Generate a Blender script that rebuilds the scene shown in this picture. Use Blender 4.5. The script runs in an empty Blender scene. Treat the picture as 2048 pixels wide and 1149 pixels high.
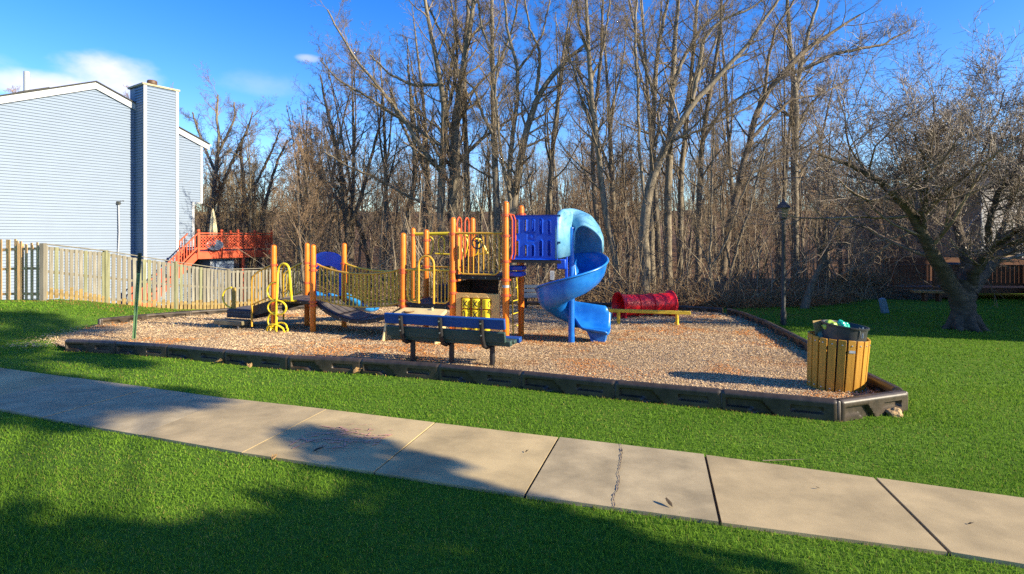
import bpy, bmesh, math, random
import numpy as np
from mathutils import Vector, Matrix, noise as mnoise

# ------------------------------------------------------------------ camera, sky, sun, exposure
sc = bpy.context.scene
C = sc.collection
F, HC, HY = 1062.0, 1.63, 472.0          # focal length in photo pixels, eye height, horizon row
cam_d = bpy.data.cameras.new('camera'); cam = bpy.data.objects.new('camera', cam_d); C.objects.link(cam)
cam.location = (0, 0, HC); cam.rotation_euler = (math.radians(90), 0, 0)
cam_d.sensor_width = 36.0; cam_d.lens = 36.0 * F / 2048
cam_d.shift_y = -(574.5 - HY) / 2048
cam_d.clip_start = 0.05; cam_d.clip_end = 4000
sc.camera = cam

SUN_EL = math.radians(24.5)
SUN_DIR = Vector((0.925 * math.cos(SUN_EL), -0.380 * math.cos(SUN_EL), math.sin(SUN_EL))).normalized()
sun_d = bpy.data.lights.new('sun', 'SUN'); sun_d.energy = 4.7; sun_d.angle = math.radians(0.5)
sun_d.color = (1.0, 0.87, 0.64)
sun = bpy.data.objects.new('sun', sun_d); C.objects.link(sun)
sun.rotation_euler = SUN_DIR.to_track_quat('Z', 'Y').to_euler(); sun.location = (30, -10, 20)

world = bpy.data.worlds.new('World'); sc.world = world; world.use_nodes = True
wn = world.node_tree; wn.nodes.clear(); WL = wn.links.new
w_out = wn.nodes.new('ShaderNodeOutputWorld'); w_bg = wn.nodes.new('ShaderNodeBackground')
sky = wn.nodes.new('ShaderNodeTexSky'); sky.sky_type = 'NISHITA'; sky.sun_disc = False
sky.sun_elevation = SUN_EL
sky.sun_rotation = math.atan2(SUN_DIR.x, SUN_DIR.y)
sky.air_density = 1.0; sky.dust_density = 0.3; sky.ozone_density = 3.0; sky.altitude = 100
hs = wn.nodes.new('ShaderNodeHueSaturation'); hs.inputs['Saturation'].default_value = 1.38
hs.inputs['Hue'].default_value = 0.517
WL(sky.outputs[0], hs.inputs['Color'])
tc = wn.nodes.new('ShaderNodeTexCoord')
def cloud(prev, px, py, wx, wy, strength, scale, seed):
    """a soft cloud at a direction of the sky, broken up by noise"""
    d = Vector(((px - 1024) / F, 1.0, (HY - py) / F)).normalized()
    side = d.cross(Vector((0, 0, 1))).normalized(); up = side.cross(d).normalized()
    def dotn(v):
        n = wn.nodes.new('ShaderNodeVectorMath'); n.operation = 'DOT_PRODUCT'
        WL(tc.outputs['Generated'], n.inputs[0]); n.inputs[1].default_value = v; return n.outputs['Value']
    def mth(op, a, b=None, c=None):
        n = wn.nodes.new('ShaderNodeMath'); n.operation = op
        for i, x in enumerate((a, b, c)):
            if x is None: continue
            if isinstance(x, (int, float)): n.inputs[i].default_value = x
            else: WL(x, n.inputs[i])
        return n.outputs[0]
    ex = mth('DIVIDE', dotn(side), wx); ey = mth('DIVIDE', dotn(up), wy)
    r2 = mth('ADD', mth('MULTIPLY', ex, ex), mth('MULTIPLY', ey, ey))
    front = mth('GREATER_THAN', dotn(d), 0.3)
    nz = wn.nodes.new('ShaderNodeTexNoise'); nz.inputs['Scale'].default_value = scale
    nz.inputs['Detail'].default_value = 7; nz.inputs['Roughness'].default_value = 0.55
    mp = wn.nodes.new('ShaderNodeMapping'); mp.inputs['Location'].default_value = (seed, seed * 2, seed)
    mp.inputs['Scale'].default_value = (1, 1, 1.7)
    WL(tc.outputs['Generated'], mp.inputs[0]); WL(mp.outputs[0], nz.inputs['Vector'])
    val = mth('SUBTRACT', mth('ADD', mth('MULTIPLY', nz.outputs[0], 2.6), -0.55), r2)
    mr = wn.nodes.new('ShaderNodeMapRange'); mr.interpolation_type = 'SMOOTHSTEP'
    WL(val, mr.inputs[0]); mr.inputs[1].default_value = 0.0; mr.inputs[2].default_value = 1.0
    fac = mth('MULTIPLY', mth('MULTIPLY', mr.outputs[0], strength), front)
    mx = wn.nodes.new('ShaderNodeMix'); mx.data_type = 'RGBA'
    WL(fac, mx.inputs[0]); WL(prev, mx.inputs[6]); mx.inputs[7].default_value = CLOUD
    return mx.outputs[2]
CLOUD = (4.6, 4.2, 4.6, 1)
c0 = cloud(hs.outputs[0], 226, 170, 0.088, 0.052, 0.85, 6.0, 3.1)
c0 = cloud(c0, 62, 168, 0.085, 0.026, 0.75, 6.0, 8.2)
c0 = cloud(c0, 545, 165, 0.10, 0.034, 0.16, 7.0, 5.2)
c0 = cloud(c0, 618, 117, 0.028, 0.009, 0.40, 9.0, 1.2)
c0 = cloud(c0, 10, 128, 0.05, 0.02, 0.4, 8.0, 6.7)
WL(c0, w_bg.inputs['Color']); w_bg.inputs['Strength'].default_value = 0.118
WL(w_bg.outputs[0], w_out.inputs[0])

sc.view_settings.view_transform = 'Standard'; sc.view_settings.look = 'None'
sc.view_settings.exposure = 1.27; sc.view_settings.gamma = 1.0; sc.view_settings.use_curve_mapping = False
sc.cycles.max_bounces = 6; sc.cycles.diffuse_bounces = 3; sc.cycles.glossy_bounces = 3
sc.cycles.transmission_bounces = 3; sc.cycles.caustics_reflective = False; sc.cycles.caustics_refractive = False
sc.cycles.use_denoising = False

# ------------------------------------------------------------------ helpers
PI = math.pi
rnd = random.Random(7)
rng = np.random.default_rng(11)

def W(px, py, Y):
    """a point of the place from a bearing in the survey photo and a measured depth"""
    return Vector(((px - 1024) / F * Y, Y, HC + (HY - py) / F * Y))

def smooth(t):
    t = np.clip(t, 0, 1); return t * t * (3 - 2 * t)

def G(x, y):
    """height of the ground"""
    x = np.asarray(x, float); y = np.asarray(y, float)
    z = -0.0508 * np.clip(y, -40, 22)
    z = z - 0.035 * np.clip(y - 22, 0, 33) + 0.07 * np.clip(y - 55, 0, 300)
    t1 = 0.45 * smooth((-x - 10.5) / 4) * np.interp(y, [17, 19.5], [1, 0])
    t2 = -0.5 * smooth((-x - 4) / 5) * np.interp(y, [18, 24], [0, 1])
    t3 = 0.10 * smooth((x - 10) / 6) * np.interp(y, [10, 20], [0, 1])
    return z + t1 + t2 + t3
def g(x, y): return float(G(x, y))

def link(o, parent=None):
    C.objects.link(o)
    if parent is not None: o.parent = parent
    return o

def tag(o, label=None, cat=None, group=None, kind=None):
    if label: o['label'] = label
    if cat: o['category'] = cat
    if group: o['group'] = group
    if kind: o['kind'] = kind
    return o

def thing(name, label, cat, loc=(0, 0, 0), rz=0.0, group=None):
    o = bpy.data.objects.new(name, None); o.empty_display_size = 0.2
    o.location = loc; o.rotation_euler = (0, 0, rz)
    return tag(link(o), label, cat, group)

class MB:
    """collects shapes and links them as ONE mesh object"""
    def __init__(s): s.v = []; s.f = []; s.mi = []; s.m = 0
    def add(s, vs, fs):
        b = len(s.v); s.v += [tuple(p) for p in vs]
        for f in fs: s.f.append(tuple(i + b for i in f)); s.mi.append(s.m)
        return s
    def box(s, c, d, rot=None):
        hx, hy, hz = d[0] / 2, d[1] / 2, d[2] / 2
        vs = [Vector((x, y, z)) for x in (-hx, hx) for y in (-hy, hy) for z in (-hz, hz)]
        if rot is not None: vs = [rot @ p for p in vs]
        cc = Vector(c)
        return s.add([p + cc for p in vs], [(0, 1, 3, 2), (4, 6, 7, 5), (0, 4, 5, 1), (2, 3, 7, 6), (0, 2, 6, 4), (1, 5, 7, 3)])
    def bar(s, p0, p1, w, h, up=(0, 0, 1)):
        """a rectangular bar from p0 to p1: w across, h along up"""
        p0, p1 = Vector(p0), Vector(p1); d = (p1 - p0).normalized(); u = Vector(up)
        a = d.cross(u).normalized(); b = a.cross(d).normalized()
        vs = []
        for p in (p0, p1):
            for i, j in ((-1, -1), (1, -1), (1, 1), (-1, 1)): vs.append(p + a * (i * w / 2) + b * (j * h / 2))
        return s.add(vs, [(3, 2, 1, 0), (4, 5, 6, 7), (0, 1, 5, 4), (1, 2, 6, 5), (2, 3, 7, 6), (3, 0, 4, 7)])
    def tube(s, pts, r, n=8, closed=False, cap=True):
        pts = [Vector(p) for p in pts]; m = len(pts)
        rs = r if isinstance(r, (list, tuple)) else [r] * m
        tang = []
        for i in range(m):
            a = pts[(i - 1) % m] if (closed or i > 0) else pts[i]
            b = pts[(i + 1) % m] if (closed or i < m - 1) else pts[i]
            tang.append((b - a).normalized())
        ref = Vector((0, 0, 1)) if abs(tang[0].z) < 0.9 else Vector((1, 0, 0))
        side = tang[0].cross(ref).normalized(); vs = []; fs = []
        for i in range(m):
            side = (side - tang[i] * side.dot(tang[i])).normalized(); up = tang[i].cross(side)
            for k in range(n):
                a = 2 * PI * k / n; vs.append(pts[i] + (side * math.cos(a) + up * math.sin(a)) * rs[i])
        for i in range(m if closed else m - 1):
            j = (i + 1) % m
            for k in range(n):
                k2 = (k + 1) % n; fs.append((i * n + k, i * n + k2, j * n + k2, j * n + k))
        if cap and not closed:
            fs.append(tuple(range(n))[::-1]); fs.append(tuple((m - 1) * n + k for k in range(n)))
        return s.add(vs, fs)
    def lathe(s, prof, c=(0, 0, 0), n=24, rot=None, cap=True):
        vs = []; fs = []; cc = Vector(c)
        for r, z in prof:
            for k in range(n):
                p = Vector((r * math.cos(2 * PI * k / n), r * math.sin(2 * PI * k / n), z))
                if rot is not None: p = rot @ p
                vs.append(p + cc)
        for i in range(len(prof) - 1):
            for k in range(n):
                k2 = (k + 1) % n; fs.append((i * n + k, i * n + k2, (i + 1) * n + k2, (i + 1) * n + k))
        if cap:
            fs.append(tuple(range(n))[::-1]); fs.append(tuple((len(prof) - 1) * n + k for k in range(n)))
        return s.add(vs, fs)
    def prism(s, poly, fn, d0, d1):
        """extrudes a 2D outline: fn(a, b, depth) -> point"""
        n = len(poly)
        vs = [fn(a, b, d0) for a, b in poly] + [fn(a, b, d1) for a, b in poly]
        fs = [tuple(range(n))[::-1], tuple(range(n, 2 * n))]
        for i in range(n): j = (i + 1) % n; fs.append((i, j, n + j, n + i))
        return s.add(vs, fs)
    def rows(s, rows, closed=False):
        n = len(rows[0]); vs = [p for r in rows for p in r]; fs = []
        for i in range(len(rows) - 1):
            for k in range(n if closed else n - 1):
                k2 = (k + 1) % n; fs.append((i * n + k, i * n + k2, (i + 1) * n + k2, (i + 1) * n + k))
        return s.add(vs, fs)
    def build(s, name, mat, parent=None, bevel=0, ang=35, solid=0, loc=None, rot=None, smooth_=True):
        me = bpy.data.meshes.new(name); me.from_pydata(s.v, [], s.f)
        bm = bmesh.new(); bm.from_mesh(me); bmesh.ops.recalc_face_normals(bm, faces=bm.faces); bm.to_mesh(me); bm.free()
        for m in (mat if isinstance(mat, (list, tuple)) else [mat]): me.materials.append(m)
        if isinstance(mat, (list, tuple)): me.polygons.foreach_set('material_index', s.mi)
        if smooth_:
            me.shade_smooth(); me.set_sharp_from_angle(angle=math.radians(ang))
        o = link(bpy.data.objects.new(name, me), parent)
        if loc: o.location = loc
        if rot: o.rotation_euler = rot
        if solid:
            md = o.modifiers.new('thickness', 'SOLIDIFY'); md.thickness = solid; md.offset = 0
        if bevel:
            md = o.modifiers.new('bevel', 'BEVEL'); md.width = bevel; md.segments = 2; md.limit_method = 'ANGLE'
            md.angle_limit = math.radians(40); md.harden_normals = False
        return o

def np_mesh(name, verts, faces_k, k, mat, parent=None, colors=None, smooth_=False):
    """mesh straight from arrays; faces_k: (n, k) indices"""
    me = bpy.data.meshes.new(name)
    nv, nf = len(verts), len(faces_k)
    me.vertices.add(nv); me.vertices.foreach_set('co', np.ascontiguousarray(verts, np.float32).ravel())
    me.loops.add(nf * k); me.loops.foreach_set('vertex_index', np.ascontiguousarray(faces_k, np.int32).ravel())
    me.polygons.add(nf); me.polygons.foreach_set('loop_start', np.arange(0, nf * k, k, dtype=np.int32))
    if smooth_: me.polygons.foreach_set('use_smooth', np.ones(nf, bool))
    if colors is not None:
        at = me.color_attributes.new('tint', 'FLOAT_COLOR', 'POINT')
        at.data.foreach_set('color', np.ascontiguousarray(colors, np.float32).ravel())
    me.update(calc_edges=True); me.materials.append(mat)
    return link(bpy.data.objects.new(name, me), parent)

def copy_tree(o, parent=None):
    c = o.copy(); C.objects.link(c)
    if parent is not None: c.parent = parent
    for ch in list(o.children): copy_tree(ch, c)
    return c

# ------------------------------------------------------------------ materials
def M(name, col, rough=0.6, metal=0.0, var=0.12, scale=6.0, bump=0.0, bscale=40.0, spec=0.5, col2=None, coat=0.0, detail=5, stretch=(1, 1, 1), lo=0.35, hi=0.65):
    m = bpy.data.materials.new(name); m.use_nodes = True; nt = m.node_tree; L = nt.links.new
    b = nt.nodes['Principled BSDF']; b.inputs['Roughness'].default_value = rough; b.inputs['Metallic'].default_value = metal
    b.inputs['Specular IOR Level'].default_value = spec
    if coat: b.inputs['Coat Weight'].default_value = coat; b.inputs['Coat Roughness'].default_value = 0.15
    t = nt.nodes.new('ShaderNodeTexCoord'); mp = nt.nodes.new('ShaderNodeMapping'); mp.inputs['Scale'].default_value = stretch
    L(t.outputs['Object'], mp.inputs[0])
    n = nt.nodes.new('ShaderNodeTexNoise'); n.inputs['Scale'].default_value = scale; n.inputs['Detail'].default_value = detail
    n.inputs['Roughness'].default_value = 0.6
    L(mp.outputs[0], n.inputs['Vector'])
    r = nt.nodes.new('ShaderNodeValToRGB'); r.color_ramp.elements[0].position = lo; r.color_ramp.elements[1].position = hi
    c = np.array(col[:3])
    a = c * (1 - var); bb = c * (1 + var) if col2 is None else np.array(col2[:3])
    r.color_ramp.elements[0].color = (*np.clip(a, 0, 1), 1); r.color_ramp.elements[1].color = (*np.clip(bb, 0, 1), 1)
    L(n.outputs[0], r.inputs[0]); L(r.outputs[0], b.inputs['Base Color'])
    if bump:
        n2 = nt.nodes.new('ShaderNodeTexNoise'); n2.inputs['Scale'].default_value = bscale; n2.inputs['Detail'].default_value = 6
        L(mp.outputs[0], n2.inputs['Vector'])
        bp = nt.nodes.new('ShaderNodeBump'); bp.inputs['Strength'].default_value = bump; bp.inputs['Distance'].default_value = 0.02
        L(n2.outputs[0], bp.inputs['Height']); L(bp.outputs[0], b.inputs['Normal'])
    return m

def mat_attr(name, rough=0.7, translucent=0.0, spec=0.3):
    """colour from each blade's or chip's own tint"""
    m = bpy.data.materials.new(name); m.use_nodes = True; nt = m.node_tree; L = nt.links.new
    b = nt.nodes['Principled BSDF']; b.inputs['Roughness'].default_value = rough; b.inputs['Specular IOR Level'].default_value = spec
    a = nt.nodes.new('ShaderNodeAttribute'); a.attribute_name = 'tint'; L(a.outputs['Color'], b.inputs['Base Color'])
    if translucent:
        t = nt.nodes.new('ShaderNodeBsdfTranslucent'); L(a.outputs['Color'], t.inputs[0])
        mx = nt.nodes.new('ShaderNodeMixShader'); mx.inputs[0].default_value = translucent
        L(b.outputs[0], mx.inputs[1]); L(t.outputs[0], mx.inputs[2]); L(mx.outputs[0], nt.nodes['Material Output'].inputs[0])
    return m

orange = M('orange powder coat', (0.76, 0.175, 0.004), 0.42, var=0.14, scale=5)
red_orange = M('red orange coat', (0.62, 0.10, 0.03), 0.42, var=0.08)
yellow = M('yellow powder coat', (0.72, 0.45, 0.03), 0.4, var=0.08, scale=4)
olive = M('shade toned yellow coat', (0.64, 0.34, 0.03), 0.45, var=0.1)  # the yellow coat again, with its shade put into the colour
bright_yellow = M('bright yellow coat', (0.80, 0.58, 0.02), 0.4, var=0.06)
deck_black = M('dark coated deck', (0.022, 0.018, 0.016), 0.55, var=0.3, bump=0.25, bscale=60)
deck_grey = M('worn deck tread', (0.10, 0.085, 0.075), 0.65, var=0.25, bump=0.25, bscale=60)
slide_blue = M('blue moulded plastic', (0.004, 0.13, 0.56), 0.34, var=0.15, scale=3.5, spec=0.5, col2=(0.015, 0.20, 0.64))
panel_blue = M('deep blue plastic', (0.007, 0.070, 0.58), 0.34, var=0.1, scale=3)
hood_blue = M('sun faded light blue plastic', (0.085, 0.30, 0.52), 0.42, var=0.18, scale=2.2, col2=(0.20, 0.44, 0.58))
sky_blue = M('pale blue plastic', (0.015, 0.19, 0.50), 0.35, var=0.1)
tan = M('tan plastic panel', (0.74, 0.42, 0.13), 0.5, var=0.08, scale=5)
cream = M('cream plastic', (0.62, 0.50, 0.24), 0.5, var=0.08)
black_plastic = M('black recycled plastic', (0.026, 0.019, 0.013), 0.45, var=0.4, scale=4, col2=(0.072, 0.052, 0.035), bump=0.06, bscale=25)
black_metal = M('black metal', (0.018, 0.018, 0.020), 0.4, var=0.2)
red_plastic = M('red moulded plastic', (0.80, 0.010, 0.018), 0.40, var=0.1, scale=3)
bench_blue = M('blue plastic lumber', (0.004, 0.055, 0.23), 0.5, var=0.12, stretch=(1, 8, 8))
bench_green = M('green plastic lumber', (0.030, 0.062, 0.052), 0.55, var=0.2, stretch=(1, 8, 8), bump=0.1)
bench_grey = M('weathered grey blue lumber', (0.10, 0.135, 0.175), 0.7, var=0.2, stretch=(1, 8, 8))
steel = M('galvanised steel', (0.45, 0.45, 0.45), 0.35, metal=0.8, var=0.15)
green_steel = M('green painted steel', (0.10, 0.20, 0.09), 0.5, var=0.25)
white_paint = M('white paint', (0.37, 0.39, 0.42), 0.5, var=0.03)
can_wood = M('amber stained slats', (0.46, 0.225, 0.020), 0.55, var=0.16, scale=4, stretch=(8, 8, 0.8), bump=0.12, bscale=30)
charcoal = M('charcoal plastic liner', (0.030, 0.032, 0.036), 0.45, var=0.2)
fence_wood = M('weathered fence wood', (0.190, 0.172, 0.132), 0.85, var=0.3, scale=2.2, stretch=(5, 5, 0.5), bump=0.3, bscale=25, lo=0.25, hi=0.75)
fence_dark = M('old dark fence wood', (0.55, 0.34, 0.15), 0.85, var=0.35, scale=2.2, stretch=(5, 5, 0.5), bump=0.3, bscale=25)
fence_pale = M('grey fence wood', (0.225, 0.208, 0.165), 0.85, var=0.3, scale=2.2, stretch=(5, 5, 0.5), bump=0.3, bscale=25)
fence_mud = M('stained picket foot', (0.26, 0.18, 0.065), 0.9, var=0.3, scale=5, bump=0.3)
fence_green = M('greenish treated post', (0.205, 0.205, 0.115), 0.85, var=0.25, scale=3, stretch=(5, 5, 0.5), bump=0.3)
deck_red = M('red stained deck', (0.62, 0.085, 0.025), 0.6, var=0.14, scale=4)
deck_brown = M('brown stained deck', (0.15, 0.055, 0.022), 0.7, var=0.25, scale=4, stretch=(1, 1, 5))
roofing = M('dark shingles', (0.045, 0.045, 0.04), 0.9, var=0.3, scale=12, bump=0.4)
rust = M('brown metal cap', (0.10, 0.055, 0.03), 0.6, var=0.3)
cap_stone = M('chimney cap', (0.42, 0.36, 0.24), 0.8, var=0.3, scale=5)
glass_dark = M('dark window glass', (0.02, 0.025, 0.035), 0.08, var=0.1)
canvas = M('cream canvas', (0.70, 0.60, 0.36), 0.85, var=0.1)
rock_m = M('ochre stone', (0.38, 0.25, 0.12), 0.9, var=0.4, scale=9, bump=0.6, bscale=14)

def siding_mat(name, col, lap):
    m = M(name, col, 0.55, var=0.035, scale=1.2)
    return m
siding = siding_mat('blue vinyl siding', (0.128, 0.185, 0.275), 0.127)
siding_grey = siding_mat('grey lilac siding', (0.12, 0.12, 0.15), 0.127)
siding_side = siding
bark_grey = M('grey bark', (0.15, 0.122, 0.085), 0.95, var=0.45, scale=3.0, stretch=(4, 4, 0.8), bump=0.9, bscale=11, col2=(0.30, 0.25, 0.175), lo=0.3, hi=0.7)
bark_brown = M('brown bark', (0.165, 0.128, 0.088), 0.95, var=0.4, scale=3.0, stretch=(4, 4, 0.8), bump=0.9, bscale=11, col2=(0.25, 0.19, 0.13), lo=0.3, hi=0.7)
bark_dark = M('dark furrowed bark', (0.050, 0.036, 0.026), 0.95, var=0.4, scale=4.0, stretch=(1.2, 1.2, 3), bump=1.0, bscale=9, col2=(0.115, 0.088, 0.062), lo=0.3, hi=0.7)
twig_grey = M('grey twigs', (0.155, 0.118, 0.072), 0.9, var=0.3, scale=1.5, col2=(0.28, 0.215, 0.14))
twig_red = M('reddish twigs', (0.22, 0.145, 0.082), 0.9, var=0.3, scale=1.5, col2=(0.33, 0.22, 0.13))
twig_pale = M('pale glossy twigs', (0.085, 0.058, 0.038), 0.5, var=0.35, scale=2.5, col2=(0.25, 0.19, 0.14))
twig_gold = M('golden twigs', (0.24, 0.165, 0.075), 0.9, var=0.3, scale=1.0, col2=(0.33, 0.235, 0.115))
# ------------------------------------------------------------------ outlines of the place
FRONT = [(-8.22, 9.81), (-7.08, 9.55), (-5.9, 9.16), (-4.62, 8.62), (-3.38, 8.1), (-2.2, 7.83), (-1.0, 7.42), (.145, 6.92), (1.255, 6.38), (2.34, 5.92), (3.36, 5.48)]
CORNER = [(3.36, 5.48), (4.33, 5.87)]
RIGHT = [(4.36, 5.98), (4.75, 7.6), (5.38, 9.7), (6.2, 12.9), (6.75, 15.9), (6.72, 16.5)]
BACK = [(6.6, 16.6), (5.9, 17.4), (3.0, 19.0), (0.0, 19.6), (-3.0, 19.2), (-6.3, 18.2), (-8.9, 16.5), (-10.0, 14.85), (-10.45, 13.45)]
MULCH = FRONT + CORNER[1:] + RIGHT + BACK + [(-9.9, 11.9), (-9.2, 10.7), (-8.6, 10.1)]
WALK_FAR = [(-10.0, 9.0), (-7.7, 8.07), (-6.09, 7.41), (-4.63, 6.82), (-3.33, 6.28), (-2.03, 5.82), (-.775, 5.34), (.433, 4.89), (1.617, 4.45), (2.714, 3.97), (3.78, 3.50), (4.85, 2.98), (5.9, 2.4), (7.0, 1.8)]
WALK_NEAR = [(-10.3, 7.75), (-7.9, 6.78), (-6.2, 6.08), (-4.87, 5.51), (-3.47, 4.96), (-2.28, 4.49), (-1.06, 4.08), (.09, 3.67), (1.29, 3.29), (2.43, 2.95), (3.42, 2.55), (4.4, 2.05), (5.4, 1.45), (6.4, .85)]

def resample(pl, step):
    pl = [Vector(p) for p in pl]; d = [0]
    for a, b in zip(pl, pl[1:]): d.append(d[-1] + (b - a).length)
    n = max(1, round(d[-1] / step)); out = []
    for i in range(n + 1):
        t = d[-1] * i / n; k = 0
        while k < len(pl) - 2 and d[k + 1] < t: k += 1
        out.append(pl[k].lerp(pl[k + 1], (t - d[k]) / max(1e-6, d[k + 1] - d[k])))
    return out

def inside(poly, x, y):
    x = np.asarray(x); y = np.asarray(y); r = np.zeros(x.shape, bool); n = len(poly)
    for i in range(n):
        (x0, y0), (x1, y1) = poly[i][:2], poly[(i + 1) % n][:2]
        if y0 == y1: continue
        c = ((y0 > y) != (y1 > y)) & (x < (x1 - x0) * (y - y0) / (y1 - y0) + x0)
        r ^= c
    return r
WALK = WALK_FAR + WALK_NEAR[::-1]

def vnoise(x, y, s, seed=0):
    """cheap value noise for scattering, 0..1"""
    r = np.random.default_rng(seed); T = r.random((64, 64))
    xs = np.asarray(x) / s + 1000; ys = np.asarray(y) / s + 1000
    xi = np.floor(xs).astype(int); yi = np.floor(ys).astype(int); fx = xs - xi; fy = ys - yi
    fx = fx * fx * (3 - 2 * fx); fy = fy * fy * (3 - 2 * fy)
    a = T[xi % 64, yi % 64]; b = T[(xi + 1) % 64, yi % 64]; c = T[xi % 64, (yi + 1) % 64]; d = T[(xi + 1) % 64, (yi + 1) % 64]
    return (a * (1 - fx) + b * fx) * (1 - fy) + (c * (1 - fx) + d * fx) * fy

# edge of the mown lawn towards the woods (y as a function of x)
def lawn_edge(x):
    return np.interp(x, [-60, -16, -10, -6, 0, 6.5, 8, 11, 14, 17, 22, 60], [24, 24, 23.5, 19.8, 20.6, 18.7, 18.9, 20.6, 22.3, 24, 27, 30])

# ------------------------------------------------------------------ ground
def ground():
    def axis(lo, hi, a, b, step):
        mid = np.arange(a, b + step / 2, step)
        up = b + np.cumsum(step * 1.16 ** np.arange(1, 60)); up = up[up < hi]
        dn = a - np.cumsum(step * 1.16 ** np.arange(1, 60)); dn = dn[dn > lo][::-1]
        return np.concatenate([[lo], dn, mid, up, [hi]])
    xs = axis(-1600, 1600, -22, 24, 0.5); ys = axis(-900, 1600, -2, 30, 0.5)
    X, Y = np.meshgrid(xs, ys); Z = G(X, Y) + (vnoise(X, Y, 2.3, 5) - .5) * 0.04 * (np.abs(X) > 4) * (Y > 12)
    V = np.stack([X, Y, Z], -1).reshape(-1, 3); nx, ny = len(xs), len(ys)
    i = np.arange(nx * ny).reshape(ny, nx)
    Q = np.stack([i[:-1, :-1], i[:-1, 1:], i[1:, 1:], i[1:, :-1]], -1).reshape(-1, 4)
    m = bpy.data.materials.new('lawn and leaf litter'); m.use_nodes = True; nt = m.node_tree; L = nt.links.new
    b = nt.nodes['Principled BSDF']; b.inputs['Roughness'].default_value = 0.95; b.inputs['Specular IOR Level'].default_value = 0.15
    at = nt.nodes.new('ShaderNodeAttribute'); at.attribute_name = 'tint'
    t = nt.nodes.new('ShaderNodeTexCoord')
    n1 = nt.nodes.new('ShaderNodeTexNoise'); n1.inputs['Scale'].default_value = 1.4; n1.inputs['Detail'].default_value = 8; L(t.outputs['Object'], n1.inputs['Vector'])
    n2 = nt.nodes.new('ShaderNodeTexNoise'); n2.inputs['Scale'].default_value = 26; n2.inputs['Detail'].default_value = 8; n2.inputs['Roughness'].default_value = .7; L(t.outputs['Object'], n2.inputs['Vector'])
    gr = nt.nodes.new('ShaderNodeValToRGB'); gr.color_ramp.elements[0].color = (.055, .12, .010, 1); gr.color_ramp.elements[1].color = (.13, .24, .02, 1)
    gr.color_ramp.elements[0].position = .3; gr.color_ramp.elements[1].position = .7; L(n2.outputs[0], gr.inputs[0])
    lr = nt.nodes.new('ShaderNodeValToRGB'); lr.color_ramp.elements[0].color = (.035, .02, .012, 1); lr.color_ramp.elements[1].color = (.23, .125, .06, 1)
    lr.color_ramp.elements[0].position = .3; lr.color_ramp.elements[1].position = .72; L(n2.outputs[0], lr.inputs[0])
    ad = nt.nodes.new('ShaderNodeMath'); ad.operation = 'ADD'
    L(at.outputs['Fac'], ad.inputs[0]); L(n1.outputs[0], ad.inputs[1])
    mr = nt.nodes.new('ShaderNodeMapRange'); L(ad.outputs[0], mr.inputs[0]); mr.inputs[1].default_value = .9; mr.inputs[2].default_value = 1.15
    mx = nt.nodes.new('ShaderNodeMix'); mx.data_type = 'RGBA'; L(mr.outputs[0], mx.inputs[0]); L(gr.outputs[0], mx.inputs[6]); L(lr.outputs[0], mx.inputs[7])
    L(mx.outputs[2], b.inputs['Base Color'])
    bp = nt.nodes.new('ShaderNodeBump'); bp.inputs['Strength'].default_value = .8; bp.inputs['Distance'].default_value = .05; L(n2.outputs[0], bp.inputs['Height']); L(bp.outputs[0], b.inputs['Normal'])
    w = smooth((Y - lawn_edge(X) + 1.0) / 2.0).reshape(-1)
    w = np.where(Y.reshape(-1) < 0, 0, w)
    o = np_mesh('ground', V, Q, 4, m, colors=np.stack([w, w, w, np.ones_like(w)], -1), smooth_=True)
    tag(o, kind='structure')
ground()

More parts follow.
